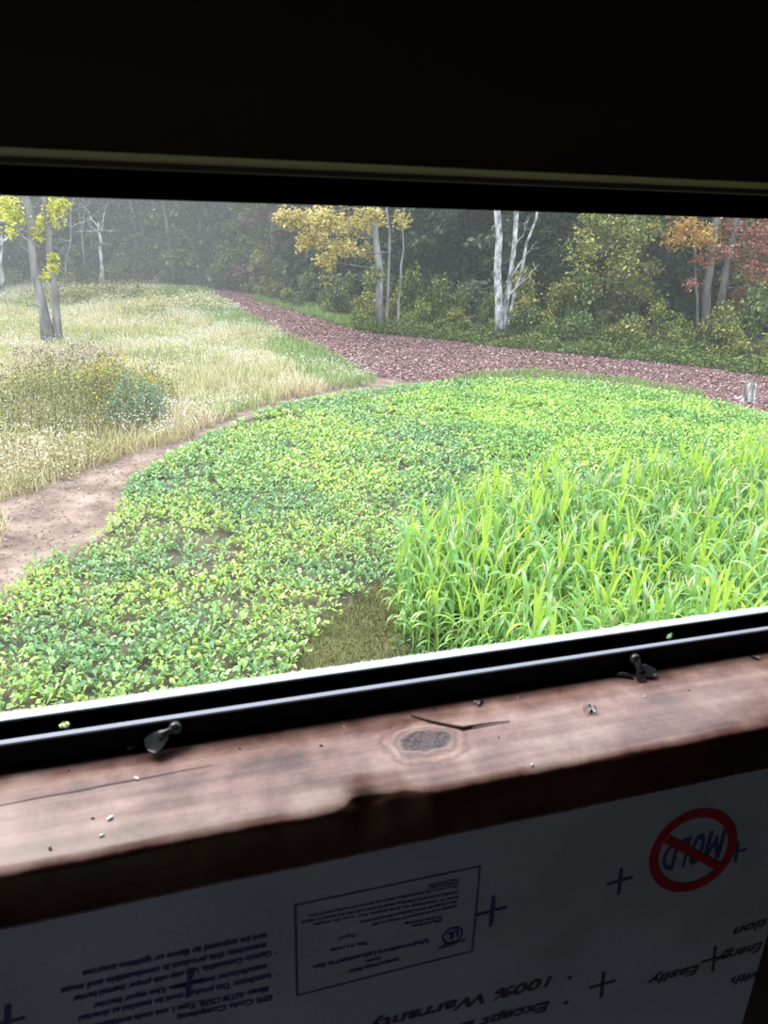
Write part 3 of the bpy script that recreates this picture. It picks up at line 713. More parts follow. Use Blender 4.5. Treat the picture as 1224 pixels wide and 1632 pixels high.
# 300 nearest plants, six shapes copied
protos = []
for k in range(6):
    rs = np.random.RandomState(50 + k); nl = 9 + k % 3
    R, pos = forage_mats(np.zeros(1), np.zeros(1), np.array([.062]), np.array([.10]), rs, nl)
    v, f, s = rep(T_ROUND[0], T_ROUND[1], R, pos)
    # short stems
    protos.append(mesh_np('forage_plant', v, f, s, M['leaf_plot'], True))
first = None
for j, i in enumerate(ind):
    o = bpy.data.objects.new('forage_plant', protos[j % 6]); COL.objects.link(o)
    o.location = (fx[i], fy[i], 0); o.rotation_euler = (0, 0, RS.uniform(0, 6.28)); sc = RS.uniform(.8, 1.25); o.scale = (sc, sc, sc)
    tag(o, 'small round-leaved green forage plant in the dense bed just outside the window', 'plant', 'forage plants nearest the window')
px_, py_ = fx[rest], fy[rest]
near = np.hypot(px_, py_) < 11
vs, fs, ss, off = [], [], [], 0
for sel, nl, T in ((near, 9, T_ROUND), (~near, 9, T_DIAMOND)):
    a, c = px_[sel], py_[sel]
    hz = .07 + .07 * np.array([noise.noise(Vector((q * .8, w_ * .8, 20))) for q, w_ in zip(a, c)]).clip(-.5, 1) + .03
    R, pos = forage_mats(a, c, np.full(len(a), .062 if T is T_ROUND else .075), hz, RS, nl)
    v, f, s = rep(T[0], T[1], R, pos); vs.append(v); fs.append(f + off); ss.append(s); off += len(v)
o = link('forage_foliage', mesh_np('forage_foliage', np.concatenate(vs), np.concatenate(fs), np.concatenate(ss), M['leaf_plot'], True))
tag(o, 'wide bed of low round-leaved green forage filling the middle of the field', 'foliage', kind='stuff')
cx_, cy_ = gx[clv], gy[clv]
cx_ = np.concatenate([cx_, cx_ + RS.uniform(-.06, .06, len(cx_))]); cy_ = np.concatenate([cy_, cy_ + RS.uniform(-.06, .06, len(cy_))])
R, pos = forage_mats(cx_, cy_, np.full(len(cx_), .075), np.full(len(cx_), .10), RS, 9)
v, f, s = rep(T_DIAMOND[0], T_DIAMOND[1], R, pos)
o = link('clover_foliage', mesh_np('clover_foliage', v, f, s, M['leaf_clover'], True))
tag(o, 'bright yellow-green band of clover along the far side of the plot', 'foliage', kind='stuff')

# ------------------------------------------------------------------ corn
def corn_leaf_v(h0, az, L, wd, up0, droop, rs, twist=0):
    """arching blade: rows of left/mid/right"""
    v = []; f = []; n = 8; p = Vector((0, 0, h0)); th = up0
    dirh = Vector((math.cos(az), math.sin(az), 0)); side = Vector((-math.sin(az), math.cos(az), 0))
    tw = twist
    for i in range(n + 1):
        t = i / n
        wdt = wd * (.55 + .45 * math.sin(min(t * 2.2, 1) * math.pi / 2)) * (1 - max(0, (t - .35) / .65) ** 1.6) + .0006
        d = dirh * math.cos(th) + Vector((0, 0, math.sin(th))); nrm = -dirh * math.sin(th) + Vector((0, 0, math.cos(th)))
        sd = side * math.cos(tw * t) + nrm * math.sin(tw * t); nn = nrm * math.cos(tw * t) - side * math.sin(tw * t)
        v += [p - sd * wdt / 2 + nn * wdt * .18, p + Vector((0, 0, 0)), p + sd * wdt / 2 + nn * wdt * .18]
        p = p + d * (L / n); th -= droop / n * (.3 + 1.6 * t)
    for i in range(n):
        a = i * 3; f += [(a, a + 1, a + 4, a + 3), (a + 1, a + 2, a + 5, a + 4)]
    return v, f
def make_corn(seed, hgt, tassel=True, yellow=0, whole=False, sparse=False):
    rs = random.Random(seed); parts = []
    lean = (rs.uniform(-.05, .05), rs.uniform(-.05, .05))
    st = MB(); pts = [(lean[0] * t * t * hgt, lean[1] * t * t * hgt, t * hgt * .74) for t in (0, .25, .5, .75, 1)]
    st.tube(pts, [.013, .012, .010, .007, .004], 7); parts.append(('stalk', st, 'corn_stalk'))
    n = 9 if not sparse else 7; az = rs.uniform(0, 6.28)
    for i in range(n):
        t = i / (n - 1); az += math.pi + rs.uniform(-.6, .6)
        h0 = hgt * (.12 + .60 * t); L = hgt * rs.uniform(.28, .46)
        if t < .8: v, f = corn_leaf_v(h0, az, L, rs.uniform(.034, .052), rs.uniform(.85, 1.35), rs.uniform(2.2, 4.2), rs, rs.uniform(-.5, .5))
        else: v, f = corn_leaf_v(h0, az, L * .9, rs.uniform(.028, .044), rs.uniform(1.15, 1.5), rs.uniform(-.1, 1.1) if rs.random() < .7 else rs.uniform(1.8, 3), rs, rs.uniform(-1.2, 1.2))
        q = (t * .74 / .74) ** 1; off = Vector((lean[0] * (h0 / (hgt * .74)) ** 2 * hgt, lean[1] * (h0 / (hgt * .74)) ** 2 * hgt, 0))
        v = [p + off for p in v]; b_ = MB(); b_.add(v, f)
        mt_ = 'corn_dead' if (i == 0 and rs.random() < .35) else ('corn_yellow' if yellow and (i >= n - 3) else 'corn_leaf')
        parts.append(('leaf', b_, mt_))
    if tassel:
        ts = MB(); top = Vector(pts[-1])
        for k in range(4):
            a = rs.uniform(0, 6.28); e = 0 if k == 0 else rs.uniform(.2, .4); LL = rs.uniform(.14, .22)
            d = Vector((math.cos(a) * math.sin(e), math.sin(a) * math.sin(e), math.cos(e)))
            ts.tube([top, top + d * LL * .6, top + d * LL + Vector((0, 0, -.01))], [.0035, .005, .002], 4)
        ts.tube([top - Vector((0, 0, .02)), top + Vector((0, 0, .06))], .003, 4); parts.append(('tassel', ts, 'tassel'))
    return parts
def corn_tree(parts, label=None):
    root = empty('corn_plant')
    for nme, b_, mt_ in parts: link(nme, b_.mesh(nme, M[mt_], True), root)
    return root
cp = []
rs = random.Random(5); tries = 0
cell = {}
while tries < 60000 and len(cp) < 1700:
    tries += 1; x, y = rs.uniform(2.0, 13), rs.uniform(4.6, 9.8)
    k = (int(x / .15), int(y / .15))
    if any((x - a) ** 2 + (y - c) ** 2 < .108 ** 2 for dx in (-1, 0, 1) for dy in (-1, 0, 1) for a, c in cell.get((k[0] + dx, k[1] + dy), [])): continue
    if not inside(corn_poly, np.array([x]), np.array([y]))[0]: continue
    if not in_view(np.array([x]), np.array([y]), .9, 60)[0]: continue
    uu, vv = pix(np.array([x]), np.array([y]), 1.3)
    if vv[0] > 1110 - .136 * uu[0]: continue
    cell.setdefault(k, []).append((x, y)); cp.append((x, y))
cp.sort(key=lambda p: p[0] ** 2 + p[1] ** 2)
protoC = [make_corn(100 + k, 1.08 + .06 * (k % 4), tassel=(k in (2, 5)), yellow=(k % 3 == 1)) for k in range(8)]
roots = [corn_tree(p) for p in protoC]
used = [False] * 8
nparts = 150
singles = []
for p in protoC:
    v, f, mi = [], [], []
    names = []
    for nme, b_, mt_ in p:
        if mt_ not in names: names.append(mt_)
        o_ = len(v); v += b_.v; f += [tuple(i + o_ for i in q) for q in b_.f]; mi += [names.index(mt_)] * len(b_.f)
    me = bpy.data.meshes.new('corn_plant'); me.from_pydata(v, [], f); me.update()
    for q in names: me.materials.append(M[q])
    me.polygons.foreach_set('material_index', mi); me.polygons.foreach_set('use_smooth', [True] * len(me.polygons)); singles.append(me)
for j, (x, y) in enumerate(cp[:300]):
    k = rs.randrange(8)
    if j < nparts:
        if not used[k]: o = roots[k]; used[k] = True
        else: o = copy_tree(roots[k])
        if x < 2.45: lb = 'corn plant on the left edge of the corn patch beside the short turf'; gr = 'corn plants on the left edge'
        elif x < 3.6: lb = 'corn plant in the front rows, above the frame between knot and right latch'; gr = 'corn plants in the front middle'
        else: lb = 'corn plant in the front rows, above the right end of the window frame'; gr = 'corn plants in the front right'
    else:
        o = link('corn_plant', singles[k]); lb = 'leafy corn plant standing deeper inside the dense corn patch'; gr = 'corn plants deeper in the patch'
    o.location = (x, y, .038); o.rotation_euler = (0, 0, rs.uniform(0, 6.28)); s = rs.uniform(.70, 1.08); o.scale = (s, s, s)
    tag(o, lb, 'corn plant', gr)
for k in range(8):
    if not used[k]:
        for ch in list(roots[k].children): bpy.data.objects.remove(ch)
        bpy.data.objects.remove(roots[k])
v_all, f_all, m_all, names = [], [], [], []
for (x, y) in cp[300:]:
    p = protoC[rs.randrange(8)]; a = rs.uniform(0, 6.28); s = rs.uniform(.70, 1.08); ca, sa = math.cos(a) * s, math.sin(a) * s
    for nme, b_, mt_ in p:
        if mt_ not in names: names.append(mt_)
        o_ = len(v_all); v_all += [(x + q[0] * ca - q[1] * sa, y + q[0] * sa + q[1] * ca, .038 + q[2] * s) for q in b_.v]
        f_all += [tuple(i + o_ for i in q) for q in b_.f]; m_all += [names.index(mt_)] * len(b_.f)
me = bpy.data.meshes.new('corn_vegetation'); me.from_pydata(v_all, [], f_all); me.update()
for q in names: me.materials.append(M[q])
me.polygons.foreach_set('material_index', m_all)
tag(link('corn_vegetation', me), 'rest of the tall bright green corn patch at its far right', 'corn', kind='stuff')

# ------------------------------------------------------------------ grasses
def blades(name, x, y, h, wd, mt, tilt=.35, z=.02, rs=RS):
    N = len(x); R = rots(rs.uniform(0, 6.283, N), math.pi / 2 - rs.uniform(0, tilt, N) ** 1, np.zeros(N), np.stack([np.full(N, wd) * rs.uniform(.7, 1.3, N), h * rs.uniform(.6, 1.2, N), h], 1))
    v, f, s = rep(T_BLADE[0], T_BLADE[1], R, np.stack([x, y, np.full(N, z)], 1)); return mesh_np(name, v, f, s, mt)
def fill(poly, n, rs=RS, view=True, pad=80, power=1.0):
    P = np.array([p[:2] for p in poly]); x0, y0 = P.min(0); x1, y1 = P.max(0); ox, oy = [], []; c = 0
    while c < n:
        x = rs.uniform(x0, x1, n * 2); y = y0 + (y1 - y0) * rs.rand(n * 2) ** power
        k = inside(poly, x, y)
        if view: k &= in_view(x, y, 0, pad)
        ox.append(x[k]); oy.append(y[k]); c += k.sum()
    return np.concatenate(ox)[:n], np.concatenate(oy)[:n]
mead = smooth_poly(meadow, 3)
def hn(x, y, s, o): return np.array([noise.noise(Vector((a * s, c * s, o))) for a, c in zip(x, y)])
x, y = fill(mead, 70000, power=1.5)
h = (.34 + .35 * hn(x, y, .5, 2)).clip(.12, .7)
edge_px, edge_py = pix(x, y)
greenish = hn(x, y, .25, 8) + .9 * np.exp(-((edge_px - (405 + (edge_py - 520) * 1.7)) / 85) ** 2) - .42
g_ = greenish > RS.uniform(-.1, .3, len(x))
tan_ = (~g_) & (edge_py > 620 - .05 * (edge_px - 300)) & (RS.rand(len(x)) < .4)
for nm, sel, mt_, lb in (('meadow_grass', ~g_ & ~tan_, 'grass_pale', 'pale dry seeding meadow grass covering the left of the clearing'),
                         ('green_grass', g_, 'grass_green', 'greener meadow grass along the leafy path'),
                         ('tan_grass', tan_, 'grass_tan', 'tan dry grass along the near edge of the meadow')):
    tag(link(nm, blades(nm, x[sel], y[sel], h[sel] * (.8 if nm != 'tan_grass' else .6), .016, M[mt_], .7)), lb, 'grass', kind='stuff')
# seed heads / white flowers
x, y = fill(mead, 26000, power=1.5); k = (hn(x, y, .3, 30) + .35 * hn(x, y, 1.2, 31) + RS.uniform(-.2, .25, len(x)) > 0.0); x, y = x[k], y[k]
h = (.30 + .3 * hn(x, y, .5, 2)).clip(.15, .65) + RS.uniform(-.05, .12, len(x))
tag(link('white_wildflower_foliage', leaf_cloud('white_wildflower_foliage', np.stack([x, y, h], 1), .042, M['flower_white'])), 'tiny white flower heads scattered over the meadow', 'flowers', kind='stuff')
# tall weed thickets
def thicket(nm, lb, cat, px, py, rx, ry, hh, n, mt_, size=.07, gold=0, rs=np.random.RandomState(4)):
    c = G(px, py); r = np.sqrt(rs.rand(n)); a = rs.rand(n) * 6.283
    lob = 1 + .45 * np.array([noise.noise(Vector((math.cos(q) * 1.6, math.sin(q) * 1.6, px * .1))) for q in a])
    x = c[0] + np.cos(a) * r * rx * lob; y = c[1] + np.sin(a) * r * ry * lob
    lump = (1 + .9 * np.array([noise.noise(Vector((p_ * 1.5, q * 1.5, 3))) for p_, q in zip(x, y)])).clip(.35, 1.4)
    z = hh * (1 - .55 * r ** 2) * rs.uniform(.05, 1, n) * lump
    t = empty(nm, (c[0], c[1], 0)); tag(t, lb, cat)
    pos = np.stack([x - c[0], y - c[1], z], 1)
    link('foliage', leaf_cloud('foliage', pos, size, M[mt_], rs=rs), t)
    ns = n // 14; sel = rs.choice(n, ns, replace=False)
    link('stems', blades('stems', pos[sel, 0], pos[sel, 1], z[sel] + .1, .014, M[mt_], .25, 0, rs), t)
    if gold:
        top = rs.choice(n, gold); p2 = pos[top].copy(); p2[:, 2] = hh * (1 - .5 * r[top] ** 2) * rs.uniform(.85, 1.12, gold)
        link('blossom', leaf_cloud('blossom', p2, .06, M['flower_gold'], rs=rs), t)
    return t
thicket('goldenrod_thicket', 'olive goldenrod thicket in the meadow in front of the twin-trunk tree', 'thicket', 105, 665, 2.2, 3.0, 1.15, 12000, 'weed_olive', .05, 60)
thicket('goldenrod_clump', 'yellow-flowered goldenrod clump at the right end of the thicket', 'weed', 188, 640, .8, .8, .95, 2200, 'weed_olive', .045, 260)
thicket('green_weed', 'blue-green leafy weed beside the yellow goldenrod clump', 'weed', 215, 668, .6, .8, .8, 2200, 'weed_blue', .06, 20)
thicket('brown_weed', 'reddish brown dead weeds around the foot of the twin-trunk tree', 'weed', 95, 580, 1.5, 1.1, .45, 1200, 'fallen_leaf', .06)
thicket('far_bush', 'low olive bush at the back of the meadow by the white snag', 'bush', 165, 482, 3.2, 1.6, 1.0, 3200, 'weed_olive', .10, 60)
thicket('grass_tussock', 'tan tussock of dead grass standing in the middle of the meadow', 'tussock', 236, 505, 1.1, .7, .85, 1800, 'grass_pale', .08)
thicket('pale_weed', 'pale yellow-green weed patch right of the tan tussock', 'weed', 300, 492, 2.0, 1.6, .7, 2400, 'grass_pale', .09)
thicket('white_aster_thicket', 'whitish dry weed thicket at the lower left edge of the meadow', 'thicket', 25, 745, 1.3, 1.0, .6, 5000, 'grass_pale', .05, 0)
x, y = fill(turf, 9000); tag(link('turf_grass', blades('turf_grass', x + RS.normal(0, .05, len(x)), y + RS.normal(0, .05, len(x)), RS.uniform(.03, .10, len(x)), .007, M['weed_olive'], 1.3, .03)), 'short grass patch at the left foot of the corn', 'grass', kind='stuff')
strip = GP([(700, 612), (760, 596), (850, 592), (1000, 606), (1120, 626), (1120, 640), (1000, 622), (850, 612), (760, 614)])
x, y = fill(strip, 5000); tag(link('strip_grass', blades('strip_grass', x, y, np.full(len(x), .14), .02, M['grass_green'], .9)), 'dark green grass strip between the leafy path and the plot', 'grass', kind='stuff')
strip = GP([(400, 478), (470, 498), (560, 524), (640, 535), (620, 515), (540, 497), (470, 478), (420, 464)])
x, y = fill(strip, 9000); tag(link('verge_grass', blades('verge_grass', x, y, np.full(len(x), .22), .025, M['grass_green'], .8)), 'green grassy verge on the forest side of the leafy path', 'grass', kind='stuff')
verge = GP([(560, 528), (700, 543), (800, 556), (950, 571), (1100, 586), (1224, 603), (1500, 640), (1500, 600), (1224, 570), (950, 540), (700, 515), (560, 505)])
x, y = fill(verge, 26000); zt = (.30 + .45 * hn(x, y, .7, 40) + .25 * hn(x, y, 2.2, 41)).clip(.08, .9) * RS.uniform(.1, 1, len(x))
tag(link('undergrowth_foliage', leaf_cloud('undergrowth_foliage', np.stack([x, y, zt + .03], 1), .10, M['leaf_shrub'])), 'leafy knee-high undergrowth along the foot of the forest edge', 'undergrowth', kind='stuff')
# fallen leaves
x, y = fill(path, 30000, power=1.2)
R = rots(RS.uniform(0, 6.28, len(x)), RS.uniform(-.4, .4, len(x)), RS.uniform(-.6, .6, len(x)), RS.uniform(.045, .095, len(x)))
v, f, s = rep([(0, 0, 0), (.42, .5, .12), (0, 1, 0), (-.42, .5, .12)], T_DIAMOND[1], R, np.stack([x, y, RS.uniform(.04, .06, len(x))], 1))
tag(link('fallen_leaves', mesh_np('fallen_leaves', v, f, s, M['fallen_leaf'])), 'pinkish brown fallen leaves carpeting the path', 'leaves', kind='stuff')
x, y = fill(dirt, 5000, power=1.2)
R = rots(RS.uniform(0, 6.28, len(x)), RS.uniform(-.4, .4, len(x)), RS.uniform(-.6, .6, len(x)), RS.uniform(.015, .05, len(x)))
v, f, s = rep(T_DIAMOND[0], T_DIAMOND[1], R, np.stack([x, y, RS.uniform(.03, .04, len(x))], 1))
tag(link('dirt_debris', mesh_np('dirt_debris', v, f, s, M['fallen_leaf'])), 'dry bits strewn over the bare dirt strip left of the plot', 'debris', kind='stuff')

# ------------------------------------------------------------------ trees
def wander(p0, p1, n, amp, rs):
    p0, p1 = Vector(p0), Vector(p1); out = []
    for i in range(n + 1):
        t = i / n; q = p0.lerp(p1, t); k = math.sin(t * math.pi) * amp if 0 < i < n else 0
        out.append(q + Vector((rs.uniform(-1, 1), rs.uniform(-1, 1), rs.uniform(-.4, .4))) * k)
    return out
def trunk_mesh(pts, r0, r1, mt_, flare=1.35):
    b_ = MB(); n = len(pts); rad = [r0 + (r1 - r0) * (i / (n - 1)) for i in range(n)]; rad[0] *= flare
    rad = [q * .72 for q in rad]; b_.tube(pts, rad, 12); return b_.mesh('trunk', M[mt_], True)
def branch(t, p0, p1, r, rs, mt_, twigs=5, sag=0):
    pts = wander(p0, p1, 7, .12 * (Vector(p1) - Vector(p0)).length * .5, rs)
    b_ = MB(); b_.tube(pts, [r * (1 - .85 * i / 7) for i in range(8)], 6)
    L = (Vector(p1) - Vector(p0)).length
    for k in range(twigs):
        i = rs.randrange(2, 7); d = (pts[i] - pts[i - 1]).normalized(); e = pts[i] + (d + Vector((rs.uniform(-1, 1), rs.uniform(-1, 1), rs.uniform(-.7, .8)))).normalized() * L * rs.uniform(.15, .38)
        tw = wander(pts[i], e, 4, .05 * L, rs); b_.tube(tw, [r * .4, r * .3, r * .22, r * .15, r * .08], 4)
    return link('branch', b_.mesh('branch', M[mt_], True), t)
def ellips(c, r, n, rs, shell=.35):
    u = rs.normal(size=(n, 3)); u /= np.linalg.norm(u, axis=1)[:, None]; q = rs.uniform(shell, 1, n)[:, None]
    return np.array(c) + u * q * np.array(r)
def tree(name, label, base, trunks, bark, clusters, size=.15, group=None, seed=1, crown=None, extra=None, cat='tree', rel_branch=True):
    """trunks: [(dx,dy,topx,topy,topz,r0,r1)]; clusters: [(centre, radii, n, material)]"""
    rs = random.Random(seed); nrs = np.random.RandomState(seed)
    t = empty(name, base); tag(t, label, cat, group); B0 = Vector(base); tr = []
    for (dx, dy, tx, ty, tz, r0, r1) in trunks:
        pts = wander((dx, dy, 0), (tx, ty, tz), 9, .06 * tz / 5, rs); tr.append(pts); link('trunk', trunk_mesh(pts, r0, r1, bark), t)
    bym = {}
    for (c, r, n, mt_) in clusters:
        c = Vector(c) - B0
        P_ = ellips(c, r, n, nrs, .15)
        # leaves gather in sprays
        k = max(5, n // 14); hub = P_[nrs.choice(n, k, replace=False)]; near_ = nrs.randint(0, k, n)
        P_ = hub[near_] + (P_ - hub[near_]) * nrs.uniform(.1, .8, n)[:, None]
        bym.setdefault(mt_, []).append(P_)
        if rel_branch:
            best = min(((p - c).length + abs(p.z - c.z + .8 * r[0] * .3), p) for pts in tr for p in pts)[1]
            branch(t, best, c + Vector((0, 0, -.1 * r[2])), .012 + .012 * max(r), rs, bark, 4)
    for mt_, L_ in bym.items(): link('foliage', leaf_cloud('foliage', np.concatenate(L_), size, M[mt_], rs=nrs), t)
    for e in (extra or []): branch(t, Vector(e[0]) - B0, Vector(e[1]) - B0, e[2], rs, bark, e[3] if len(e) > 3 else 4)
    return t
def crown_clusters(base, z0, z1, r, n, mt_, seed, k=9, stretch=1):
    rs = random.Random(seed); out = []
    for i in range(k):
        t = (i + .5) / k; z = z0 + (z1 - z0) * t; a = i * 2.4; rr_ = r * (1 - .5 * abs(t - .35)) * rs.uniform(.35, .75)
        out.append(((base[0] + math.cos(a) * rr_, base[1] + math.sin(a) * rr_, z), (r * .55, r * .55, (z1 - z0) / k * 1.1), n // k, mt_))
    return out

# left twin-trunk tree
B = Vector(G(84, 546)); Yt = B.y
def LW(px, py, dy=0): return W(px, py, Yt + dy)
tw = W(45, 318, Yt); tw2 = W(68, 318, Yt)
def ext(B_, q, z):  # carry the line on upwards
    k = z / q[2]; return (q[0] - B_.x) * k, (q[1] - B_.y) * k, z
a1 = ext(B, tw, 8.0); a2 = ext(B, tw2, 7.5)
cl = []
for px, py, r, n in ((20, 345, .5, 260), (92, 330, .42, 260), (75, 350, .45, 260), (10, 325, .6, 260), (60, 375, .28, 100), (84, 425, .26, 120), (72, 440, .22, 60), (15, 368, .3, 60), (105, 325, .25, 100), (84, 410, .18, 90)):
    cl.append((W(px, py, Yt + random.uniform(-.4, .4)), (r * 1.2, r * 1.2, r), int(n * 1.5), 'leaf_lemon'))
for q in range(8): cl.append(((B.x + random.uniform(-2, 1.6), B.y + random.uniform(-1.5, 1.5), 4.6 + q * .5), (1.0, 1.0, .6), 300, 'leaf_lemon'))
tree('twin_trunk_tree', 'pale twin-trunk tree with sparse lemon yellow leaves standing in the meadow', B, [(-.12, 0, *a1, .22, .07), (.15, .05, *a2, .17, .05)], 'grey_bark', cl, .10, seed=3,
     extra=[(LW(72, 490), LW(15, 478, -.6), .03), (LW(60, 420), LW(5, 350), .03), (LW(64, 395), LW(-30, 330), .035)])
# white snag far back in meadow
B = Vector(G(164, 457)); Y_ = B.y
t = tag(empty('white_snag', B), 'slender white dead snag with bare side branches at the back of the meadow', 'tree')
tp = W(157, 354, Y_); rs = random.Random(2)
link('trunk', trunk_mesh(wander((0, 0, 0), Vector(tp) - B, 7, .08, rs), .16, .09, 'white_bark'), t)
for p0, p1 in (((158, 367), (118, 370)), ((158, 367), (187, 368)), ((157, 372), (130, 345)), ((158, 385), (180, 392)), ((157, 365), (135, 330)), ((160, 370), (172, 322))):
    branch(t, Vector(W(*p0, Y_)) - B, Vector(W(p1[0], p1[1], Y_ + random.uniform(-.5, .5))) - B, .05, rs, 'white_bark', 3)
# bare dead saplings around it
for bx, by, tx, ty, mt_, lb, r in ((100, 455, 118, 330, 'grey_bark', 'grey bare leaning sapling between twin-trunk tree and white snag', .07), (135, 455, 133, 322, 'grey_bark', 'thin upright bare sapling just left of the white snag', .05), (3, 470, 1, 318, 'white_bark', 'white bare trunk at the far left edge beyond the twin-trunk tree', .13), (40, 448, 3, 380, 'grey_bark', 'thin arching bare sapling behind the left side of the twin-trunk tree', .05)):
    B = Vector(G(bx, by)); t = tag(empty('bare_sapling', B), lb, 'tree', 'bare saplings at the back of the meadow')
    tp = Vector(W(tx, ty, B.y)) - B; tp = tp * (1.5 if ty < 340 else 1)
    pts = wander((0, 0, 0), tp, 8, .15, rs); link('trunk', trunk_mesh(pts, r, r * .35, mt_), t)
    for k in range(6):
        i = rs.randrange(2, 7); s_ = rs.choice((-1, 1)); branch(t, pts[i], pts[i] + Vector((s_ * rs.uniform(.5, 1.6), rs.uniform(-.4, .4), rs.uniform(.1, .9))), r * .45, rs, mt_, 3)

# yellow tree at the bend of the path
B = Vector(G(612, 527)); Y_ = B.y
A = [ext(B, W(601, 340, Y_), 9.5), ext(B, W(616, 390, Y_), 6.0), ext(B, W(630, 400, Y_), 5.0)]
cl = []
for px, py, r, n in ((470, 350, .75, 330), (520, 350, .8, 420), (565, 360, .8, 380), (500, 380, .7, 330), (545, 395, .65, 260), (520, 415, .55, 170), (480, 395, .3, 50), (590, 345, .6, 220), (450, 345, .45, 130), (640, 350, .55, 80), (585, 400, .5, 110)):
    cl.append((W(px, py, Y_ + random.uniform(-1.2, .8)), (r * 1.15, r * 1.15, r * .8), int(n * 2.2), 'leaf_yellow'))
for px, py, r, n in ((575, 480, .5, 220), (590, 495, .45, 200), (635, 470, .35, 90), (600, 440, .4, 110)):
    cl.append((W(px, py, Y_ + random.uniform(-.3, .6)), (r, r, r * .8), n, 'leaf_olive'))
for q in range(10): cl.append(((B.x + random.uniform(-2.8, 2.2), B.y + random.uniform(-2, 2), 4.4 + q * .55), (1.2, 1.2, .7), 260, 'leaf_yellow'))
tree('yellow_maple', 'tree with a low golden yellow bough reaching left, at the bend of the path', B, [(-.15, 0, *A[0], .20, .08), (.05, -.1, *A[1], .09, .04), (.55, .1, *A[2], .07, .03)], 'grey_bark', cl, .12, seed=8)
# white trunk cluster
B = Vector(G(798, 541)); Y_ = B.y
A = [ext(B, W(796, 345, Y_), 10), ext(B, W(820, 350, Y_), 9), ext(B, W(836, 400, Y_), 7)]
cl = crown_clusters((B.x, B.y), 4.7, 10, 2.4, 2400, 'leaf_grey', 5)

tree('white_trunk_tree', 'tall white-barked tree with several stems at the forest edge right of the yellow maple', B, [(-.05, 0, *A[0], .19, .10), (.10, .1, *A[1], .13, .07), (.2, .2, *A[2], .09, .03)], 'white_bark', cl, .15, seed=12,
     extra=[(W(815, 440, Y_), W(850, 390, Y_), .03), (W(812, 470, Y_), W(860, 420, Y_), .03), (W(818, 400, Y_), W(845, 345, Y_), .03)])
# grey trunk behind
B = Vector(G(876, 512)); Y_ = B.y
cl = crown_clusters((B.x, B.y), 4.8, 11, 2.6, 2000, 'leaf_grey', 6)
tree('grey_trunk_tree', 'grey straight-trunked tree rising behind the shrubs right of the white trunks', B, [(0, 0, *ext(B, W(890, 345, Y_), 11), .24, .12)], 'grey_bark', cl, .16, seed=14)
# olive-yellow tree
B = Vector(G(985, 535)); Y_ = B.y
cl = []
rr = random.Random(77)
for px, py, r, n, mt_ in ((960, 375, .9, 380, 'leaf_olive'), (1010, 370, .9, 380, 'leaf_olive'), (990, 420, .9, 380, 'leaf_olive'), (1035, 430, .6, 220, 'leaf_olive'), (930, 400, .8, 260, 'leaf_olive'), (935, 455, .8, 260, 'leaf_olive'), (1000, 460, .6, 130, 'leaf_olive'), (900, 460, .6, 180, 'leaf_olive'), (1030, 470, .5, 110, 'leaf_olive'), (945, 350, .8, 220, 'leaf_olive'), (1040, 365, .6, 160, 'leaf_olive'), (890, 500, .5, 120, 'leaf_olive')):
    cl.append((W(px, py, Y_ + rr.uniform(-1.6, .6)), (r * 1.3, r * 1.3, r), int(n * 2.2), mt_))
cl += crown_clusters((B.x, B.y), 4.8, 9, 2.8, 2200, 'leaf_olive', 9)
tree('olive_yellow_tree', 'bushy tree speckled olive and yellow between the grey trunk and the red maple', B, [(0, 0, .1, .3, 9, .14, .05), (.4, .3, .9, .5, 8, .09, .04)], 'brown_bark', cl, .12, seed=21)
# red maple
B = Vector(G(1125, 545)); Y_ = B.y; cl = []
for px, py, r, n, mt_ in ((1090, 362, .8, 260, 'leaf_orange'), (1070, 385, .55, 150, 'leaf_orange'), (1120, 380, .7, 230, 'leaf_orange'), (1165, 365, .8, 260, 'leaf_red'), (1205, 375, .9, 330, 'leaf_red'), (1180, 410, .9, 330, 'leaf_red'), (1215, 430, .9, 330, 'leaf_red'), (1120, 415, .45, 110, 'leaf_red'), (1105, 450, .35, 60, 'leaf_red'), (1195, 470, .8, 240, 'leaf_red'), (1180, 500, .5, 90, 'leaf_red'), (1230, 395, .9, 300, 'leaf_red'), (1150, 400, .6, 150, 'leaf_red'), (1250, 460, .9, 300, 'leaf_red')):
    cl.append((W(px, py, Y_ + rr.uniform(-1.2, .6)), (r * 1.25, r * 1.25, r * .8), int(n * 2), mt_))
for q in range(9): cl.append(((B.x + rr.uniform(-2.2, 3), B.y + rr.uniform(-2, 2), 4.6 + q * .5), (1.2, 1.2, .7), 260, 'leaf_red' if q % 3 else 'leaf_orange'))
tree('red_maple', 'maple with brick red and orange leaves over leaning grey trunks near the right edge', B, [(-.1, 0, *ext(B, W(1136, 400, Y_), 8), .22, .10), (.35, .1, *ext(B, W(1160, 380, Y_), 8.5), .20, .09), (-.45, -.1, *ext(B, W(1117, 400, Y_), 6.5), .07, .03)], 'brown_bark', cl, .115, seed=31)

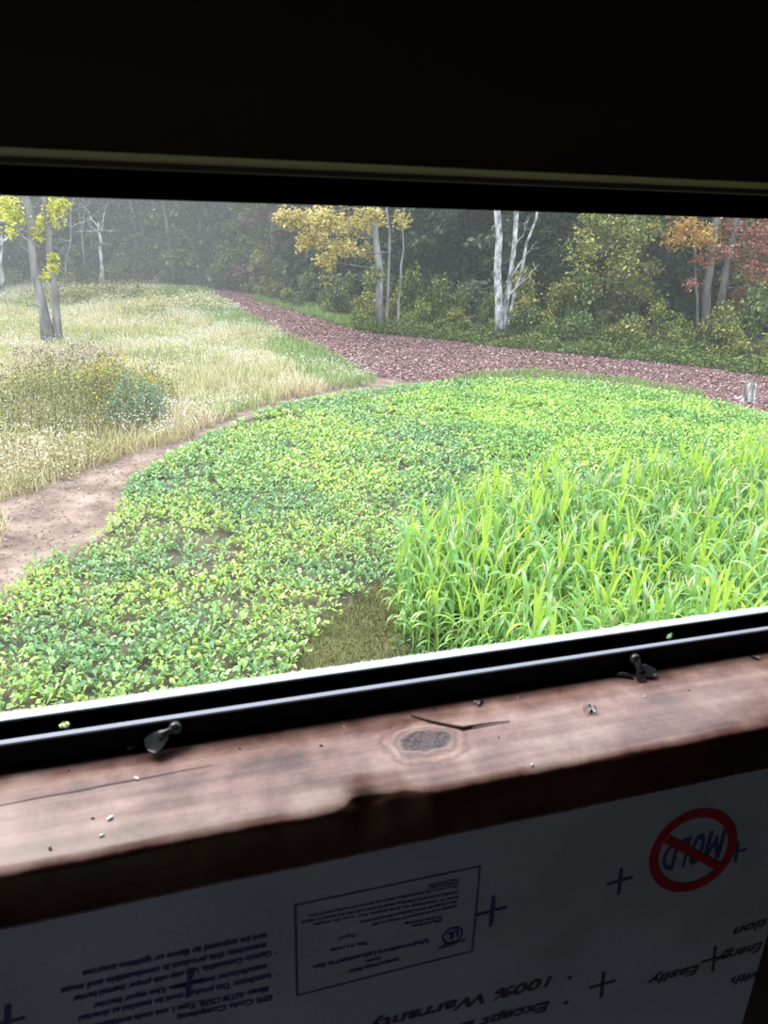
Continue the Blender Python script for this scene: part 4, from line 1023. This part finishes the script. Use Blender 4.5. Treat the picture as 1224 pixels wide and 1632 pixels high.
# background forest: crown shapes shared
def shape_tree(kind, seed):
    rs = random.Random(seed); nrs = np.random.RandomState(seed); hgt = 11 + seed % 3
    tr_pts = wander((0, 0, 0), (rs.uniform(-.4, .4), rs.uniform(-.4, .4), hgt * .92), 8, .1, rs)
    if kind == 'conifer':
        tm = trunk_mesh(tr_pts, .2, .04, 'brown_bark'); n = 9000
        z = hgt * nrs.uniform(.04, 1, n) ** 1.15; lay = np.floor(z / .55); a = nrs.uniform(0, 6.28, n)
        arm = .5 + .5 * np.cos(a * 5 + lay * 2.1); rr_ = (1 - z / hgt) * 2.6 * nrs.uniform(.15, 1, n) ** .6 * (.6 + .4 * arm)
        P_ = np.stack([np.cos(a) * rr_, np.sin(a) * rr_, z - rr_ * .22], 1)
        R = rots(a - math.pi / 2 + nrs.uniform(-.5, .5, n), nrs.uniform(-.5, .1, n), nrs.uniform(-.4, .4, n), np.stack([np.full(n, .22), nrs.uniform(.28, .55, n), np.full(n, .2)], 1))
        v, f, s = rep(T_DIAMOND[0], T_DIAMOND[1], R, P_); fm = mesh_np('foliage', v, f, s, M['leaf_needle'])
    else:
        tm = trunk_mesh(tr_pts, .13, .04, 'brown_bark' if seed % 2 else 'grey_bark'); cs = []
        k = 34
        for i in range(k):
            t = i / (k - 1); z = .5 + (hgt - .2) * t ** 1.15; a = rs.uniform(0, 6.28); q = rs.uniform(.3, 2.2) * (1 - .45 * t)
            r = rs.uniform(.8, 1.4); n = 330
            P_ = ellips((math.cos(a) * q, math.sin(a) * q, z), (r, r, r * .55), n, nrs, .2); hub = P_[nrs.choice(n, 8, replace=False)]; nn = nrs.randint(0, 8, n)
            cs.append(hub[nn] + (P_ - hub[nn]) * nrs.uniform(.1, .6, n)[:, None])
        fm = leaf_cloud('foliage', np.concatenate(cs), .25, M[kind], rs=nrs)
    return tm, fm
kinds = {'conifer': [shape_tree('conifer', s) for s in (1, 2)], 'leaf_dark': [shape_tree('leaf_dark', s) for s in (3, 4)], 'leaf_grey': [shape_tree('leaf_grey', s) for s in (5, 6)],
         'leaf_olive': [shape_tree('leaf_olive', 7)], 'leaf_red': [shape_tree('leaf_dull_red', 8)]}
LBL = {'conifer': ('conifer_tree', 'dark conifer', 'conifers of the forest wall'),
       'leaf_dark': ('broadleaf_tree', 'dark green broadleaf tree', 'dark broadleaf trees of the forest wall'),
       'leaf_grey': ('broadleaf_tree', 'grey-green broadleaf tree', 'grey-green trees of the forest wall'),
       'leaf_olive': ('broadleaf_tree', 'olive broadleaf tree', 'olive trees of the forest wall'),
       'leaf_red': ('broadleaf_tree', 'dull red tree', 'red trees of the forest wall')}
rs = random.Random(40)
spots = []
# front line of the forest, by the foot of each tree in the photo, then rows behind it
line = [(-260, 470), (-120, 462), (0, 455), (90, 450), (180, 448), (260, 452), (340, 455), (400, 460), (450, 472), (520, 486), (590, 496), (680, 503), (760, 508), (850, 512), (940, 518), (1040, 522), (1130, 526), (1230, 535), (1400, 550), (1600, 580)]
for i in range(len(line) - 1):
    a = Vector(G(*line[i])[:2]); c = Vector(G(*line[i + 1])[:2]); L_ = (c - a).length; k = max(1, math.ceil(L_ / 1.9)); nrm = Vector((-(c - a).y, (c - a).x)).normalized()
    if nrm.y < 0: nrm = -nrm
    for j in range(k):
        p = a.lerp(c, (j + .5) / k); px_mid = line[i][0] + (line[i + 1][0] - line[i][0]) * (j + .5) / k
        for row in range(7):
            q = p + nrm * (1.2 + row * 2.9 + rs.uniform(-.9, .9)) + Vector((rs.uniform(-.9, .9), rs.uniform(-.5, .5)))
            if px_mid < 420: kd = rs.choice(['leaf_grey', 'leaf_dark', 'leaf_grey', 'conifer'] if row else ['leaf_grey', 'leaf_grey', 'leaf_dark'])
            elif px_mid < 480: kd = 'leaf_red' if row == 0 else 'leaf_grey'
            elif px_mid < 900: kd = rs.choice(['conifer', 'leaf_dark', 'leaf_grey'])
            else: kd = rs.choice(['conifer', 'leaf_dark', 'leaf_olive', 'leaf_dark'])
            zone = ('beyond the twin-trunk tree' if px_mid < 130 else 'beyond the white snag' if px_mid < 300 else 'at the far end of the path' if px_mid < 480 else 'beyond the yellow maple' if px_mid < 700 else 'beyond the white trunks' if px_mid < 880 else 'beyond the olive-yellow tree' if px_mid < 1080 else 'beyond the red maple')
            spots.append((q.x, q.y, kd, row, zone))
for px_x in (120, 150, 175, 190, 205, 225):     # deeper trees that close the forest behind the snag
    q = G(px_x, 449)
    for dy in (4, 9, 14, 19):
        spots.append((q[0] * (1 + dy / q[1]) + rs.uniform(-.6, .6), q[1] + dy, rs.choice(['leaf_grey', 'leaf_dark']), 3, 'beyond the white snag'))
for x, y, kd, row, zone in spots:
    tm, fm = rs.choice(kinds[kd]); nm, lb, gr = LBL[kd]; dep = ('front row of the forest', 'second row of the forest', 'deeper in the forest')[min(row, 2)]; lb = '%s %s, %s' % (lb, dep, zone); gr = lb
    t = empty(nm, (x, y, 0), rs.uniform(0, 6.28)); s = rs.uniform(.8, 1.15); t.scale = (s, s, s * (1 + .10 * row)); tag(t, lb, 'tree', gr)
    link('trunk', tm, t); link('foliage', fm, t)

# shrubs of the forest edge, shared shapes
def shrub_shape(mt_, seed, size=.13):
    nrs = np.random.RandomState(seed); rs_ = random.Random(seed); cs = []; st = MB()
    for i in range(9):
        a = rs_.uniform(0, 6.28); q = rs_.uniform(.05, .75); z = rs_.uniform(.25, 1.05) * (1.1 - .4 * q)
        c = (math.cos(a) * q, math.sin(a) * q, z); cs.append(ellips(c, (.42, .42, .30), 130, nrs, .1))
        st.tube(wander((math.cos(a) * .08, math.sin(a) * .08, 0), c, 4, .05, rs_), [.018, .015, .012, .009, .005], 5)
    return st.mesh('stems', M['brown_bark'], True), leaf_cloud('foliage', np.concatenate(cs), size, M[mt_], rs=nrs)
SH = {k: [shrub_shape(k, 60 + i + j) for j in range(2)] for i, k in enumerate(('leaf_shrub', 'leaf_dark', 'leaf_olive', 'leaf_grey'))}
SL = {'leaf_shrub': 'leafy green shrub', 'leaf_dark': 'dark green shrub', 'leaf_olive': 'yellowish olive shrub', 'leaf_grey': 'grey-green shrub'}
edge_line = [(-60, 465), (60, 458), (180, 456), (300, 458), (400, 468), (470, 488), (540, 505), (640, 518), (700, 528), (770, 535), (860, 545), (950, 553), (1050, 560), (1150, 572), (1230, 582), (1400, 600)]
for i in range(len(edge_line) - 1):
    a = Vector(G(*edge_line[i])[:2]); c = Vector(G(*edge_line[i + 1])[:2]); k = max(1, int((c - a).length / .8))
    for j in range(k):
        for row in range(2):
            p = a.lerp(c, (j + rs.random()) / k); mx_ = edge_line[i][0]
            kd = rs.choice(['leaf_grey', 'leaf_grey', 'leaf_dark'] if mx_ < 400 else ['leaf_shrub', 'leaf_dark', 'leaf_olive', 'leaf_shrub'])
            if 590 < mx_ < 640 and row == 0: continue
            stm, fol = rs.choice(SH[kd]); s = rs.uniform(.6, 1.15) * (1 if row else .7)
            t = empty('shrub', (p.x + row * .4 + rs.uniform(-.3, .3), p.y + row * 1.6 + rs.uniform(0, .4), 0), rs.uniform(0, 6.28)); t.scale = (s, s, s * (1.2 + .5 * row))
            zone = 'behind the meadow' if mx_ < 300 else 'at the far end of the path' if mx_ < 470 else 'by the yellow maple' if mx_ < 700 else 'by the white trunks' if mx_ < 860 else 'below the olive-yellow tree' if mx_ < 1050 else 'below the red maple'
            lb = '%s in the %s, %s' % (SL[kd], ('front line of brush', 'taller brush behind')[row], zone); tag(t, lb, 'shrub', lb)
            link('stems', stm, t); link('foliage', fol, t)

# stump at the right
B = Vector(G(1192, 640)); t = tag(empty('tree_stump', B), 'jagged weathered white tree stump beside the leafy path at the right edge', 'stump')
t.scale = (.85, .85, .85)
n = 16; v = []; f = []; rs = random.Random(9); zs = [0, .06, .16, .32, .46]
for i, z in enumerate(zs):
    for k in range(n):
        a = 2 * math.pi * k / n; r = (.30, .22, .165, .15, .15)[i] * (1 + .16 * math.sin(a * 3 + 1) + .06 * rs.uniform(-1, 1)); zz = z + (rs.uniform(-.02, .14) if i == 4 else 0)
        v.append((math.cos(a) * r, math.sin(a) * r, zz))
v.append((0, 0, .36)); c = len(v) - 1
for i in range(4):
    for k in range(n): f.append((i * n + k, i * n + (k + 1) % n, (i + 1) * n + (k + 1) % n, (i + 1) * n + k))
for k in range(n): f.append((4 * n + k, 4 * n + (k + 1) % n, c))
b = MB(); b.add(v, f); link('stump_body', b.mesh('stump_body', M['stump_wood']), t)
for a in (2.6, 3.4, 4.4, .4):
    b = MB(); b.tube([(math.cos(a) * .12, math.sin(a) * .12, .12), (math.cos(a) * .28, math.sin(a) * .28, .05), (math.cos(a) * .48, math.sin(a) * .48, .0)], [.07, .05, .025], 7); link('root', b.mesh('root', M['stump_wood'], True), t)
# fallen logs
B = Vector(G(735, 529)); t = tag(empty('log_pile', B), 'dark fallen log propped on a stub at the forest edge left of the white trunks', 'log')
b = MB(); b.tube([(-.45, .05, .28), (0, 0, .40), (.5, -.05, .52)], [.10, .11, .09], 10); link('log', b.mesh('log', M['log_bark'], True), t)
b = MB(); b.tube([(-.15, 0, 0), (-.1, 0, .2), (-.08, 0, .34)], [.13, .10, .09], 9); link('stub', b.mesh('stub', M['log_bark'], True), t)
b = MB(); b.tube([(-.55, -.2, .12), (-.1, -.25, .15), (.2, -.2, .10)], [.05, .06, .05], 8); link('log', b.mesh('log', M['log_bark'], True), t)

# ------------------------------------------------------------------ morning haze over the clearing
b = MB(); b.box(-80, 100, 3.0, 110, -.2, 16)
hm, ht, hb = mat('haze'); ht.nodes.clear(); ou = ht.nodes.new('ShaderNodeOutputMaterial'); vs_ = ht.nodes.new('ShaderNodeVolumeScatter')
vs_.inputs['Density'].default_value = .0023; vs_.inputs['Anisotropy'].default_value = .3; vs_.inputs['Color'].default_value = (.92, .96, 1, 1); ht.links.new(vs_.outputs[0], ou.inputs['Volume'])
tag(link('morning_haze', b.mesh('morning_haze', hm)), 'thin bluish morning haze hanging over the clearing', 'haze', kind='stuff')
b = MB(); b.box(-90, 12, 29, 112, -.2, 15)
hm2 = hm.copy(); hm2.name = 'mist'; hm2.node_tree.nodes['Volume Scatter'].inputs['Density'].default_value = .008
tag(link('mist_bank', b.mesh('mist_bank', hm2)), 'denser bluish mist in front of the forest at the far end of the meadow', 'mist', kind='stuff')
print('faces', sum(len(m.polygons) for m in bpy.data.meshes), 'objs', len(bpy.data.objects), 'corn', len(cp), 'forage', len(fx), 'trees', len(spots))
